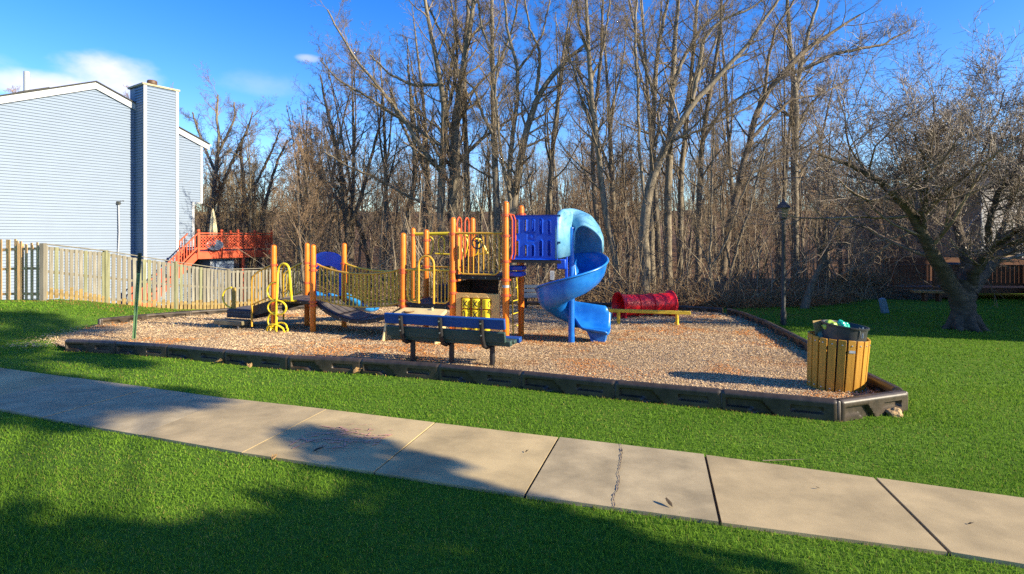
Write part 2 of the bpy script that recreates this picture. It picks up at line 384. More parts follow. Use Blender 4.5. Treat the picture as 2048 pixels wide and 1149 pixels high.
# mulch bed: a sheet just above the lawn, gently uneven
def mulch_bed():
    step = .22
    xs = np.arange(-10.8, 7.2, step); ys = np.arange(5.2, 20, step)
    X, Y = np.meshgrid(xs, ys); ok = inside(MULCH, X, Y)
    # border verts exactly along the outline: fill polygon with a fan of grid cells plus outline strip
    bm = bmesh.new()
    vs = [bm.verts.new((p[0], p[1], 0)) for p in resample(MULCH + [MULCH[0]], .25)[:-1]]
    bm.faces.new(vs)
    bmesh.ops.triangulate(bm, faces=bm.faces[:])
    for ax, vals in ((0, xs[::2]), (1, ys[::2])):
        for v in vals:
            no = (1, 0, 0) if ax == 0 else (0, 1, 0); co = (v, 0, 0) if ax == 0 else (0, v, 0)
            bmesh.ops.bisect_plane(bm, geom=bm.verts[:] + bm.edges[:] + bm.faces[:], plane_co=co, plane_no=no)
    for v in bm.verts:
        v.co.z = g(v.co.x, v.co.y) + .055 + (mnoise.noise(Vector((v.co.x * .9, v.co.y * .9, 0))) * .03)
    me = bpy.data.meshes.new('mulch_bed'); bm.to_mesh(me); bm.free(); me.shade_smooth()
    m = bpy.data.materials.new('wood chips'); m.use_nodes = True; nt = m.node_tree; L = nt.links.new
    b = nt.nodes['Principled BSDF']; b.inputs['Roughness'].default_value = .95; b.inputs['Specular IOR Level'].default_value = .15
    t = nt.nodes.new('ShaderNodeTexCoord')
    n1 = nt.nodes.new('ShaderNodeTexVoronoi'); n1.inputs['Scale'].default_value = 38; L(t.outputs['Object'], n1.inputs['Vector'])
    n2 = nt.nodes.new('ShaderNodeTexNoise'); n2.inputs['Scale'].default_value = .9; n2.inputs['Detail'].default_value = 6; L(t.outputs['Object'], n2.inputs['Vector'])
    r1 = nt.nodes.new('ShaderNodeValToRGB'); e = r1.color_ramp.elements; e[0].color = (.16, .10, .058, 1); e[1].color = (.56, .39, .24, 1); L(n1.outputs['Color'], r1.inputs[0])
    r2 = nt.nodes.new('ShaderNodeValToRGB'); e = r2.color_ramp.elements; e[0].position = .55; e[1].position = .68; e[0].color = (1, 1, 1, 1); e[1].color = (1.0, .62, .34, 1); L(n2.outputs[0], r2.inputs[0])
    mx = nt.nodes.new('ShaderNodeMix'); mx.data_type = 'RGBA'; mx.blend_type = 'MULTIPLY'; mx.inputs[0].default_value = 1; L(r1.outputs[0], mx.inputs[6]); L(r2.outputs[0], mx.inputs[7]); L(mx.outputs[2], b.inputs['Base Color'])
    bp = nt.nodes.new('ShaderNodeBump'); bp.inputs['Strength'].default_value = 1; bp.inputs['Distance'].default_value = .03; L(n1.outputs['Distance'], bp.inputs['Height']); L(bp.outputs[0], b.inputs['Normal'])
    me.materials.append(m)
    tag(link(bpy.data.objects.new('mulch_bed', me)), kind='structure')
mulch_bed()

# concrete walk: slabs with open joints, a crack
concrete = M('aged concrete', (.375, .285, .148), .9, var=.30, scale=2.3, bump=.10, bscale=220, detail=14, lo=.3, hi=.7)
concrete_b = M('greyer concrete', (.355, .28, .158), .9, var=.30, scale=3.1, bump=.10, bscale=220, detail=14, lo=.3, hi=.7)
concrete_c = M('stained concrete', (.385, .29, .142), .9, var=.32, scale=1.6, bump=.10, bscale=220, detail=14, lo=.32, hi=.62)
joint_dark = M('dark joint', (.035, .028, .02), .95, var=.3)
crack_pale = M('crack edge', (.30, .22, .15), .95, var=.4, scale=30)
def sidewalk():
    mb = MB(); q = lambda p, dz: Vector((p[0], p[1], g(*p[:2]) + dz))
    mb.m = 1
    for i in range(len(WALK_FAR) - 1):
        a, b, c, d = WALK_FAR[i], WALK_FAR[i + 1], WALK_NEAR[i + 1], WALK_NEAR[i]
        mb.add([q(a, .004), q(b, .004), q(c, .004), q(d, .004)], [(0, 3, 2, 1)])
    for i in range(len(WALK_FAR) - 1):
        mb.m = (0, 3, 4)[(i * 2 + i // 3) % 3]
        a, b, c, d = [Vector(p) for p in (WALK_FAR[i], WALK_FAR[i + 1], WALK_NEAR[i + 1], WALK_NEAR[i])]
        gap = .0055 if i < 6 else .010
        t1 = (b - a).normalized() * gap; t2 = (c - d).normalized() * gap
        a2, b2, c2, d2 = a + t1, b - t1, c - t2, d + t2
        lift = .026 + rnd.uniform(-.004, .004)
        tops = []
        for k in range(9):
            f = k / 8; r = []
            for j in range(9):
                e = j / 8; p = a2.lerp(b2, f).lerp(d2.lerp(c2, f), e); r.append(q(p, lift))
            tops.append(r)
        mb.rows(tops)
        ed = [a2, b2, c2, d2]
        for k in range(4):
            p, r = ed[k], ed[(k + 1) % 4]; mb.add([q(p, lift), q(r, lift), q(r, -.08), q(p, -.08)], [(0, 1, 2, 3)])
    # thin brown crack across one slab
    mb.m = 5; p0 = Vector((.96, 4.70)); p1 = Vector((.665, 3.46)); n = 64; r2 = random.Random(5); CR = [0.0] * 65; st_ = 32; am = .035
    while st_ >= 1:
        for k in range(st_, 64, st_ * 2): CR[k] = (CR[k - st_] + CR[k + st_]) / 2 + r2.uniform(-am, am)
        st_ //= 2; am *= .62
   
    L_, R_ = [], []
    for k in range(n + 1):
        t = k / n; p = p0.lerp(p1, t); off = CR[k]; w = r2.uniform(.0004, .0024) * (2.2 if .12 < t < .26 else 1)
        L_.append(q((p.x + off - w, p.y), .0335)); R_.append(q((p.x + off + w, p.y), .0335))
    mb.rows([L_, R_])
    mb.m = 2
    L2 = [p + Vector((-.014 * r2.random() ** 2, 0, -.002)) for p in L_]; mb.rows([L2, [p - Vector((0, 0, .002)) for p in L_]])
    o = mb.build('sidewalk', [concrete, joint_dark, crack_pale, concrete_b, concrete_c, M('crack brown', (.10, .075, .05), .95, var=.5, scale=40)], smooth_=False); tag(o, kind='structure')
sidewalk()

# ------------------------------------------------------------------ grass blades and loose chips
def frame_mask(x, y, m=1.12):
    return (np.abs(x) < y * .9642 * m + 2.2)

def grass():
    P = []; S = []
    for (y0, y1, dens, hgt, wid) in ((1.7, 4.2, 7000, .030, .0042), (4.2, 7.0, 3200, .031, .0062), (7.0, 12.0, 1000, .034, .010), (12.0, 24.0, 250, .045, .021)):
        xw = y1 * .9642 * 1.12 + 2.2
        n = int(dens * 2 * xw * (y1 - y0)); x = rng.uniform(-xw, xw, n); y = rng.uniform(y0, y1, n)
        k = frame_mask(x, y) & ~inside(MULCH, x, y)
        wx, wy = x + rng.normal(0, .012, n), y + rng.normal(0, .012, n)
        k &= ~inside(WALK, wx, wy) & (y < lawn_edge(x) + rng.normal(0, .7, n)) & (x > -15.5)
        x, y = x[k], y[k]; P.append(np.stack([x, y], -1)); S.append(np.stack([np.full(len(x), hgt), np.full(len(x), wid)], -1))
    P = np.concatenate(P); S = np.concatenate(S); n = len(P); x, y = P[:, 0], P[:, 1]
    h = S[:, 0] * rng.uniform(.5, 1.12, n); w = S[:, 1] * rng.uniform(.7, 1.3, n)
    cl = vnoise(x, y, .55, 3); cl2 = vnoise(x, y, 2.1, 4); h *= .75 + .5 * cl
    z = G(x, y) - .004; az = rng.uniform(0, 2 * PI, n); fa = rng.uniform(0, 2 * PI, n)
    lean = h * rng.uniform(.15, .95, n)
    sx, sy = np.cos(fa) * w / 2, np.sin(fa) * w / 2; lx, ly = np.cos(az) * lean, np.sin(az) * lean
    V = np.empty((n, 5, 3))
    V[:, 0] = np.stack([x - sx, y - sy, z], -1); V[:, 1] = np.stack([x + sx, y + sy, z], -1)
    V[:, 2] = np.stack([x - sx * .8 + lx * .35, y - sy * .8 + ly * .35, z + h * .6], -1); V[:, 3] = np.stack([x + sx * .8 + lx * .35, y + sy * .8 + ly * .35, z + h * .6], -1)
    V[:, 4] = np.stack([x + lx, y + ly, z + h], -1)
    b = np.arange(n)[:, None] * 5
    T = np.concatenate([b + [0, 1, 3], b + [0, 3, 2], b + [2, 3, 4]], 0)
    c0 = np.array([.115, .235, .016]); c1 = np.array([.20, .345, .032]); cy = np.array([.30, .29, .07]); cd = np.array([.055, .16, .012])
    t = np.clip(rng.normal(.5, .2, n) + (cl2 - .5) * .8, 0, 1)[:, None]
    col = c0 * (1 - t) + c1 * t
    dk = (rng.random(n) < .14)[:, None]; col = np.where(dk, cd * (.7 + .6 * rng.random((n, 1))), col)
    dry = (rng.random(n) < .05 + .07 * (cl < .25))[:, None]; col = np.where(dry, cy * (.7 + .5 * rng.random((n, 1))), col)
    # dry straw fringe along the edging and in the far lawn
    fr = np.full(n, 9.0)
    for a, bb in zip(FRONT, FRONT[1:]):
        a, bb = np.array(a), np.array(bb); dd = bb - a; tt = np.clip(((P - a) @ dd) / (dd @ dd), 0, 1); fr = np.minimum(fr, np.linalg.norm(P - (a + tt[:, None] * dd), axis=1))
    near = ((fr < .09) & (rng.random(n) < .45) | ((y > 16) & (x < 9) & (rng.random(n) < .35)))[:, None]
    col = np.where(near, np.array([.34, .22, .07]) * (.6 + .6 * rng.random((n, 1))), col)
    C4 = np.ones((n, 5, 4)); C4[:, :, :3] = col[:, None, :]; C4[:, :2, :3] *= .85
    o = np_mesh('grass', V.reshape(-1, 3), T, 3, mat_attr('grass blade', .8, .38, .15), colors=C4.reshape(-1, 4))
    tag(o, 'short mown green grass of the lawn around the playground', 'grass', kind='stuff')
grass()

def chips():
    X, Y, S = [], [], []
    for (y0, y1, dens, s) in ((5.3, 9.0, 2600, .58), (9.0, 13.0, 1300, .78), (13.0, 20.0, 480, 1.2)):
        n = int(dens * 18 * (y1 - y0)); x = rng.uniform(-10.6, 7, n); y = rng.uniform(y0, y1, n); k = inside(MULCH, x, y)
        # spill past the open left corner
        X.append(x[k]); Y.append(y[k]); S.append(np.full(k.sum(), s))
    n = 1500; t = rng.random(n); x = -9.0 - 1.2 * t + rng.normal(0, .28, n); y = 10.0 + 3.2 * t + rng.normal(0, .22, n); k = ~inside(MULCH, x, y); X.append(x[k]); Y.append(y[k]); S.append(np.full(k.sum(), 1.0))
    x, y, s = map(np.concatenate, (X, Y, S)); n = len(x)
    L_ = rng.gamma(4, .0095, n) * s; Wd = rng.uniform(.005, .014, n) * s; az = rng.uniform(0, 2 * PI, n)
    tilt = rng.normal(0, .38, n); roll = rng.normal(0, .5, n)
    ax = np.stack([np.cos(az) * np.cos(tilt), np.sin(az) * np.cos(tilt), np.sin(tilt)], -1)
    sd = np.stack([-np.sin(az) * np.cos(roll), np.cos(az) * np.cos(roll), np.sin(roll)], -1)
    up = np.cross(ax, sd)
    mz = np.array([mnoise.noise(Vector((a * .9, b * .9, 0))) for a, b in zip(x, y)]) * .03
    c = np.stack([x, y, G(x, y) + .058 + mz + np.abs(rng.normal(0, .012, n)) * s], -1)
    hl, hw = (ax * (L_ / 2)[:, None]), (sd * (Wd / 2)[:, None]); th = up * (.003 * s)[:, None]
    V = np.stack([c - hl - hw * .6, c + hl - hw, c + hl * .9 + hw, c - hl + hw, c - hl * .9 + th, c + hl * .85 + th], 1)
    b = np.arange(n)[:, None] * 6
    Q = np.concatenate([b + [0, 1, 5, 4], b + [4, 5, 2, 3]], 0)
    pal = np.array([[.55, .40, .222], [.48, .33, .178], [.36, .24, .115], [.57, .43, .25], [.23, .15, .07], [.45, .36, .225], [.57, .46, .31]])
    ci = rng.choice(len(pal), n, p=[.24, .22, .15, .15, .08, .10, .06]); col = pal[ci] * (.84 + .55 * rng.random((n, 1))) * (.72 + .5 * vnoise(x, y, 1.7, 12) + .12 * vnoise(x, y, .3, 13))[:, None]
    o1 = vnoise(x, y, 1.3, 8) * .6 + vnoise(x, y, .45, 9) * .4 + .16 * np.clip((8.3 - y) / 2, 0, 1)
    orange_ = (rng.random(n) < np.clip((o1 - .56) * 3.8, 0, .6))[:, None]
    col = np.where(orange_, np.array([.64, .24, .04]) * (.55 + .7 * rng.random((n, 1))), col)
    C4 = np.ones((n, 6, 4)); C4[:, :, :3] = col[:, None, :]
    o = np_mesh('wood_chips', V.reshape(-1, 3), Q, 4, mat_attr('wood chip', .85, 0, .2), colors=C4.reshape(-1, 4))
    tag(o, 'loose tan and orange wood chips covering the playground bed', 'wood chips', kind='stuff')
chips()
# ------------------------------------------------------------------ black edging timbers
def timber_mesh():
    """1.2 m moulded edging piece, x along, front towards -y"""
    Lh, Hh = 1.2, .25; nx, nz = 64, 22
    def relief(t, h):
        def box_sd(x, y, cx, cy, hx, hy, r):
            dx, dy = abs(x - cx) - hx + r, abs(y - cy) - hy + r
            return math.hypot(max(dx, 0), max(dy, 0)) + min(max(dx, dy), 0) - r
        x, z = t * Lh, h * Hh
        slot = box_sd(x, z, .90, .130, .165, .034, .03)
        # long recess over a lower lip that slopes down at its right end
        lip = .085 if t < .26 else max(-.05, .085 - (t - .26) * 1.0)
        rec = max(lip - z, z - .168, .05 - x, x - (.60 - (z / .168) * .17))
        d = min(slot, rec)
        return float(smooth((.006 - d) / .012))
    mb = MB(); thick = .055
    for sgn in (-1, 1):
        rows = []
        for i in range(nx + 1):
            t = i / nx; r = []
            for j in range(nz + 1):
                h = j / nz; rel = relief(t if sgn < 0 else 1 - t, h) if 0 < i < nx else 0
                round_ = .03 * max(0, (h - .86) / .14) ** 2 + .012 * (max(0, (abs(t - .5) - .485) / .015)) ** 2
                r.append(Vector(((t - .5) * (Lh - .02), sgn * (thick - .044 * rel - round_), h * Hh - .03)))
            rows.append(r)
        mb.rows(rows)
        if sgn < 0: fr = rows
        else: bk = rows
    mb.rows([[r[-1] for r in fr], [r[-1] for r in bk]])
    mb.rows([fr[0], bk[0]]); mb.rows([fr[-1], bk[-1]])
    # bull-nosed joint column
    mb.lathe([(.040, -.03), (.040, .195), (.030, .21)], (Lh / 2, 0, 0), 12)
    return mb
tm = timber_mesh()
timber0 = tm.build('border_timber', black_plastic, ang=50)
placed = [0]
def timber(p0, p1, label, group, dz=0.0):
    o = timber0 if placed[0] == 0 else timber0.copy()
    if placed[0]: C.objects.link(o)
    placed[0] += 1
    a, b = Vector(p0), Vector(p1); m = (a + b) / 2; d = b - a
    za, zb = g(*a), g(*b)
    o.location = (m.x, m.y, (za + zb) / 2 + dz)
    o.rotation_euler = (0, -math.atan2(zb - za, d.length), math.atan2(d.y, d.x)); o.scale = (d.length / 1.2, 1, 1)
    tag(o, label, 'edging timber', group)
    return o
ordn = ['first', 'second', 'third', 'fourth', 'fifth', 'sixth', 'seventh', 'eighth', 'ninth', 'tenth', 'eleventh', 'twelfth', 'thirteenth', 'fourteenth', 'fifteenth', 'sixteenth', 'seventeenth', 'eighteenth', 'nineteenth', 'twentieth', 'twenty first', 'twenty second']
for i in range(10):
    o = timber(FRONT[i], FRONT[i + 1], 'black plastic edging piece, %s from the left along the front of the wood chips' % ordn[i], 'edging pieces along the front')
timber(CORNER[0], CORNER[1], 'short grey black edging piece at the near right corner below the trash can', 'edging pieces along the front')
rr = resample(RIGHT, 1.2)
for i in range(len(rr) - 1):
    timber(rr[i], rr[i + 1], 'black edging piece, %s from the trash can corner along the right side' % ordn[i], 'edging pieces along the right side')
rb = resample(BACK, 1.2)
for i in range(len(rb) - 1):
    timber(rb[i], rb[i + 1], 'black edging piece, %s along the far edge counted from its right end' % ordn[i] if i < len(rb) - 4 else 'black edging piece on the far left edge, %s from its open end' % ordn[len(rb) - 2 - i], 'edging pieces along the far edge')

# ------------------------------------------------------------------ bench seen from behind
def bench():
    L0 = Vector((-2.03, 8.49)); R0 = Vector((-.10, 7.85)); mid = (L0 + R0) / 2; d = R0 - L0; Ln = d.length
    z = g(mid.x, mid.y)
    t = thing('park_bench', 'park bench of blue and green slats seen from behind, on black legs', 'bench', (mid.x, mid.y, z + .03), math.atan2(d.y, d.x))
    # local: x along, y away from the camera (the seat side)
    def slat(name, c, dims, mat, tilt, lab=None):
        o = MB().box((0, 0, 0), dims).build(name, mat, t, bevel=.012, loc=c, rot=(tilt, 0, 0))
        if lab: o['label'] = lab
    slat('backrest_slat', (0, .00, .705), (Ln, .06, .165), bench_blue, .16, 'blue top slat of the backrest')
    slat('backrest_slat', (0, .045, .50), (Ln - .02, .06, .165), bench_green, .16, 'dark green lower slat of the backrest')
    slat('seat_slat', (.055, .13, .400), (Ln, .10, .085), bench_green, .05, 'dark green slat at the rear of the seat')
    slat('seat_slat', (.075, .27, .400), (Ln, .13, .06), bench_green, .05, 'green middle slat of the seat')
    slat('seat_slat', (.11, .42, .405), (Ln, .13, .08), bench_blue, .05, 'blue slat at the front of the seat')
    for x in (-.70, -.02, .66):
        fr = MB().tube([(x, -.065, .76), (x, -.045, .62), (x, -.015, .47), (x + .01, .02, .36), (x + .03, .09, .325), (x + .05, .2, .335), (x + .05, .45, .345)], .034, 10)
        fo = fr.build('support_bracket', black_metal, t, ang=60)
        for zz, yy in ((.71, -.093), (.53, -.068)):
            b = MB(); b.lathe([(.001, 0), (.013, .003), (.013, .012)], (x, yy, zz), 8, Matrix.Rotation(math.radians(90), 3, 'X')); b.build('bolt', steel, fo)
        MB().tube([(x + .09, .17, -.2), (x + .09, .17, .33)], .042, 12).build('leg', black_metal, t)
bench()

# ------------------------------------------------------------------ trash can
def trash_can():
    cx, cy = 4.10, 6.74; z = g(cx, cy) - .005
    t = thing('trash_receptacle', 'round trash can of amber wood slats around a charcoal liner', 'trash can', (cx, cy, z), 0)
    t.rotation_euler = (math.radians(2.0), math.radians(2.2), math.radians(12))
    n = 20; R = .316
    for k in range(n):
        a = 2 * PI * k / n; r = Matrix.Rotation(a, 3, 'Z')
        MB().box((0, 0, 0), (.022, .083, .685 + .012 * math.sin(k * 7.3))).build('slat', can_wood, t, bevel=.003, loc=(R * math.cos(a), R * math.sin(a), .37), rot=(0, math.radians(2.0), a))
    b = MB()
    for k in range(n):
        a = 2 * PI * k / n
        for zz in (.655, .10):
            rr_ = R + .012 + (zz - .37) * .035
            rot = Matrix.Rotation(a, 3, 'Z') @ Matrix.Rotation(math.radians(90), 3, 'Y')
            b.lathe([(.010, 0), (.008, .004), (.002, .006)], (rr_ * math.cos(a), rr_ * math.sin(a), zz), 8, rot)
    b.build('bolt_heads', steel, t)
    for zz in (.62, .12):
        h = MB(); h.lathe([(R - .020, -.02), (R - .014, -.02), (R - .014, .02), (R - .020, .02), (R - .020, -.02)], (0, 0, zz), 40, cap=False); h.build('hoop', black_metal, t)
    l = MB(); l.lathe([(.215, .05), (.245, .80), (.248, .86), (.262, .865), (.264, .885), (.245, .886), (.234, .87), (.225, .60), (.225, .58), (.0, .58)], (0, 0, 0), 40, cap=False)
    lo = l.build('liner', charcoal, t, ang=40, loc=(.02, 0, -.02), rot=(math.radians(1.5), math.radians(3.0), 0))
    # wire holder on the rim
    hw = MB(); a0 = math.radians(-75)
    for da in (-.14, .14): hw.tube([(.272 * math.cos(a0 + da), .272 * math.sin(a0 + da), .87), (.285 * math.cos(a0 + da * .4), .285 * math.sin(a0 + da * .4), .74)], .006, 6)
    hw.build('liner_clip', steel, t)
    s = MB().box((0, 0, 0), (.002, .07, .032)).build('sticker', white_paint, t, loc=((R + .0225) * math.cos(2 * PI * 14 / n + .01), (R + .0225) * math.sin(2 * PI * 14 / n + .01), .585), rot=(0, math.radians(2), 2 * PI * 14 / n))
    # rubbish inside the liner
    base = Vector((cx, cy, z))
    def bag(name, label, cat, off, sc_, mat, seed):
        bm = bmesh.new(); bmesh.ops.create_icosphere(bm, subdivisions=4, radius=1)
        for v in bm.verts:
            nn = mnoise.noise(v.co * 1.7 + Vector((seed, 0, 0))); n2 = mnoise.noise(v.co * 4.5 + Vector((0, seed, 0)))
            v.co *= 1 + .35 * nn + .28 * abs(n2)
            v.co.x *= sc_[0]; v.co.y *= sc_[1]; v.co.z *= sc_[2]
        me = bpy.data.meshes.new(name); bm.to_mesh(me); bm.free(); me.shade_smooth(); me.materials.append(mat)
        o = link(bpy.data.objects.new(name, me)); o.location = base + Vector(off); tag(o, label, cat)
    teal = M('teal film', (.02, .40, .28), .25, var=.25, scale=20); lime = M('lime film', (.32, .46, .05), .3, var=.3, scale=20)
    dgreen = M('dull plastic film', (.10, .13, .07), .35, var=.4, scale=14)
    bag('plastic_bag', 'crumpled teal plastic bag on top of the trash can', 'bag', (.07, -.02, .835), (.08, .06, .065), teal, 1.3)
    bag('plastic_bag', 'crumpled lime green plastic bag in the trash can beside the teal one', 'bag', (-.06, -.01, .83), (.085, .07, .065), lime, 4.1)
    bag('plastic_bag', 'dull dark green bag at the bottom of the trash in the can', 'bag', (0, .04, .70), (.15, .14, .09), dgreen, 7.7)
    cb = MB().prism([(-.13, 0), (.13, 0), (.125, .19), (.03, .21), (-.13, .20)], lambda a, b, d: Vector((a, d, b)), 0, .006)
    o = cb.build('cardboard_sheet', M('cardboard', (.34, .24, .09), .9, var=.12), loc=base + Vector((-.05, .13, .68)), rot=(math.radians(-16), 0, .12)); tag(o, 'upright scrap of brown cardboard at the back of the trash can', 'cardboard')
trash_can()

# ------------------------------------------------------------------ small things on the lawn and walk
def green_post():
    p = (-7.76, 10.9); z = g(*p)
    t = thing('metal_stake', 'thin leaning green metal post standing in the wood chips on the left', 'post', (p[0], p[1], z), 0)
    t.rotation_euler = (0, math.radians(3.4), math.radians(15))
    u = [(-.033, -.012), (-.018, -.012), (-.012, .014), (.012, .014), (.018, -.012), (.033, -.012), (.033, -.006), (.022, -.006), (.016, .02), (-.016, .02), (-.022, -.006), (-.033, -.006)]
    MB().prism(u, lambda a, b, d: Vector((a, b, d)), -.2, 1.42).build('stake', green_steel, t, smooth_=False)
    MB().prism(u, lambda a, b, d: Vector((a * 1.15, b * 1.15, d)), 1.42, 1.83).build('upper_stake', M('dark green steel', (.035, .05, .03), .6, var=.3), t, smooth_=False)
green_post()

def lamp_post():
    p = (7.14, 13.97); z = g(*p)
    t = thing('lamp_post', 'dark lamp post with a lantern head on the lawn right of the play area', 'lamp post', (p[0], p[1], z))
    MB().lathe([(.075, -.1), (.07, .35), (.055, .4), (.05, 2.75)], n=14).build('pole', M('dark bronze paint', (.022, .022, .020), .5, var=.3), t)
    h = MB(); h.lathe([(.05, 2.75), (.09, 2.80), (.09, 2.83)], n=12); h.build('collar', black_metal, t)
    ln = thing('lantern', None, None); ln.parent = t
    gl = MB(); gl.lathe([(.10, 2.83), (.14, 3.06)], n=4, rot=Matrix.Rotation(PI / 4, 3, 'Z')); gl.build('lantern_pane', M('smoked lamp glass', (.16, .14, .11), .2), ln)
    for k in range(4):
        a = k * PI / 2 + PI / 4 + PI / 4; pass
    ca = MB(); ca.lathe([(.18, 3.06), (.18, 3.085), (.12, 3.17), (.05, 3.24), (.025, 3.30), (.0, 3.31)], n=4, rot=Matrix.Rotation(PI / 4, 3, 'Z'), cap=False); ca.build('lantern_roof', black_metal, ln, smooth_=False)
lamp_post()

def pedestal():
    p = (11.95, 17.0); z = g(*p)
    o = MB().prism([(-.095, 0), (.095, 0), (.085, .44), (.06, .49), (-.06, .49), (-.085, .44)], lambda a, b, d: Vector((a, d, b)), -.07, .07).build('utility_pedestal', M('grey blue plastic', (.11, .19, .24), .55, var=.15), bevel=.012, loc=(p[0], p[1], z), rot=(0, math.radians(-13), 0))
    tag(o, 'small leaning grey blue utility pedestal on the shaded lawn', 'utility box')
pedestal()

def far_bench():
    t = thing('park_bench', 'grey blue slatted bench at the far edge behind the slide', 'bench', (1.2, 18.35, g(1.2, 18.35) + .05), math.radians(4))
    for zz, yy in ((.76, .06), (.62, .04), (.49, .02)): MB().box((0, yy, zz), (1.8, .04, .105)).build('backrest_slat', bench_grey, t, bevel=.006)
    for yy in (-.08, -.2, -.32): MB().box((0, yy, .43), (1.8, .10, .04)).build('seat_slat', bench_grey, t, bevel=.006)
    for x in (-.72, .72):
        MB().bar((x, .09, .02), (x, .10, .82), .09, .05, (0, 1, 0)).build('support_post', black_metal, t)
        MB().bar((x, .09, .40), (x, -.36, .40), .08, .04).build('seat_arm', black_metal, t)
far_bench()

def sign():
    Y = 19.9; p = W(1104.5, 551, Y); z = g(p.x, Y)
    t = thing('rules_sign', 'small white rules sign on a dark post behind the slide', 'sign', (p.x, Y, z))
    MB().box((0, .03, (p.z - z) / 2 - .05), (.07, .05, p.z - z + .2)).build('post', M('dark post', (.05, .035, .025), .8), t)
    pl = MB().box((0, 0, p.z - z), (.16, .006, .34)).build('sign_panel', white_paint, t)
    b = MB()
    for k, (w, x) in enumerate(((.10, 0), (.07, -.015), (.11, 0), (.06, .02), (.10, 0), (.08, -.01))): b.box((x, -.005, p.z - z + .12 - k * .045), (w, .002, .014))
    b.build('lettering', M('sign ink', (.12, .12, .14), .7), pl)
sign()

def rock():
    bm = bmesh.new(); bmesh.ops.create_icosphere(bm, subdivisions=4, radius=1)
    for v in bm.verts:
        v.co *= 1 + .35 * mnoise.noise(v.co * 1.3 + Vector((3, 1, 0))) + .12 * mnoise.noise(v.co * 4); v.co.x *= .085; v.co.y *= .06; v.co.z *= .055
    me = bpy.data.meshes.new('rock'); bm.to_mesh(me); bm.free(); me.materials.append(rock_m)
    o = link(bpy.data.objects.new('rock', me)); o.location = (4.08, 5.66, g(4.08, 5.66) + .02); tag(o, 'small ochre stone on the grass at the near right corner of the edging', 'rock')
rock()

def leaf_bits():
    lm = M('dry brown leaf', (.06, .04, .02), .8, var=.4); pale = M('dry tan leaf', (.36, .22, .08), .85, var=.3)
    def curl(name, label, px, py, size, mat, rz, cat='leaf', n=2):
        s = (py - 526) / 1.63; x, y = (px - 1024) / s, F / s; mb = MB(); r = random.Random(int(px))
        for k in range(n):
            a = rz + r.uniform(-.5, .5); d = Vector((math.cos(a), math.sin(a), 0)); e = Vector((-d.y, d.x, 0)); rows = []
            for i in range(7):
                u = i / 6; w = size * .16 * math.sin(PI * min(1, u * 1.02 + .02)); c = d * (u * size) + Vector((0, 0, size * (.10 + .5 * u * u * r.uniform(.3, 1))))
                rows.append([c - e * w + Vector((0, 0, w * .6)), c, c + e * w + Vector((0, 0, w * .6))])
            mb.rows(rows)
        o = mb.build(name, mat, loc=(x, y, g(x, y) + .026), solid=.0015); tag(o, label, cat)
    curl('fallen_leaf', 'dark curled dry leaf on the concrete walk right of the crack', 1345, 1025, .085, lm, 2.2)
    curl('fallen_leaf', 'tiny dark leaf scrap on the walk near the middle joint', 1050, 912, .04, lm, .9, n=1)
    curl('fallen_leaf', 'dark twig like leaf on the pink marked slab', 625, 912, .09, lm, .1, n=2)
    curl('fallen_leaf', 'small brown leaf on the far right slab', 1935, 1058, .035, lm, .3, n=1)
    curl('fallen_leaf', 'small brown leaf on the second slab from the right', 1640, 985, .03, lm, 2.8, n=1)
    curl('dry_leaf_clump', 'tan dry oak leaves against the front edging left of the bench', 707, 752, .14, pale, 1.2, n=6)
    curl('dry_leaf_clump', 'tan dry leaves against the left part of the front edging', 428, 730, .12, pale, .4, n=6)
    curl('dry_leaf_clump', 'tan dry grass and leaves below the sixth edging piece', 500, 741, .12, pale, 2.0, n=5)
    curl('dry_leaf_clump', 'straw coloured leaf tuft on the near edge of the walk', 545, 928, .06, pale, 1.8, n=7)
    tw = MB(); p = [(2.02, 4.28), (2.12, 4.27), (2.24, 4.30), (2.36, 4.29)]; tw.tube([Vector((a, b, g(a, b) + .035 + .008 * (k % 2))) for k, (a, b) in enumerate(p)], [.004, .004, .003, .002], 5)
    o = tw.build('fallen_twig', twig_grey); tag(o, 'thin dry twig lying at the far edge of the walk', 'twig')
leaf_bits()

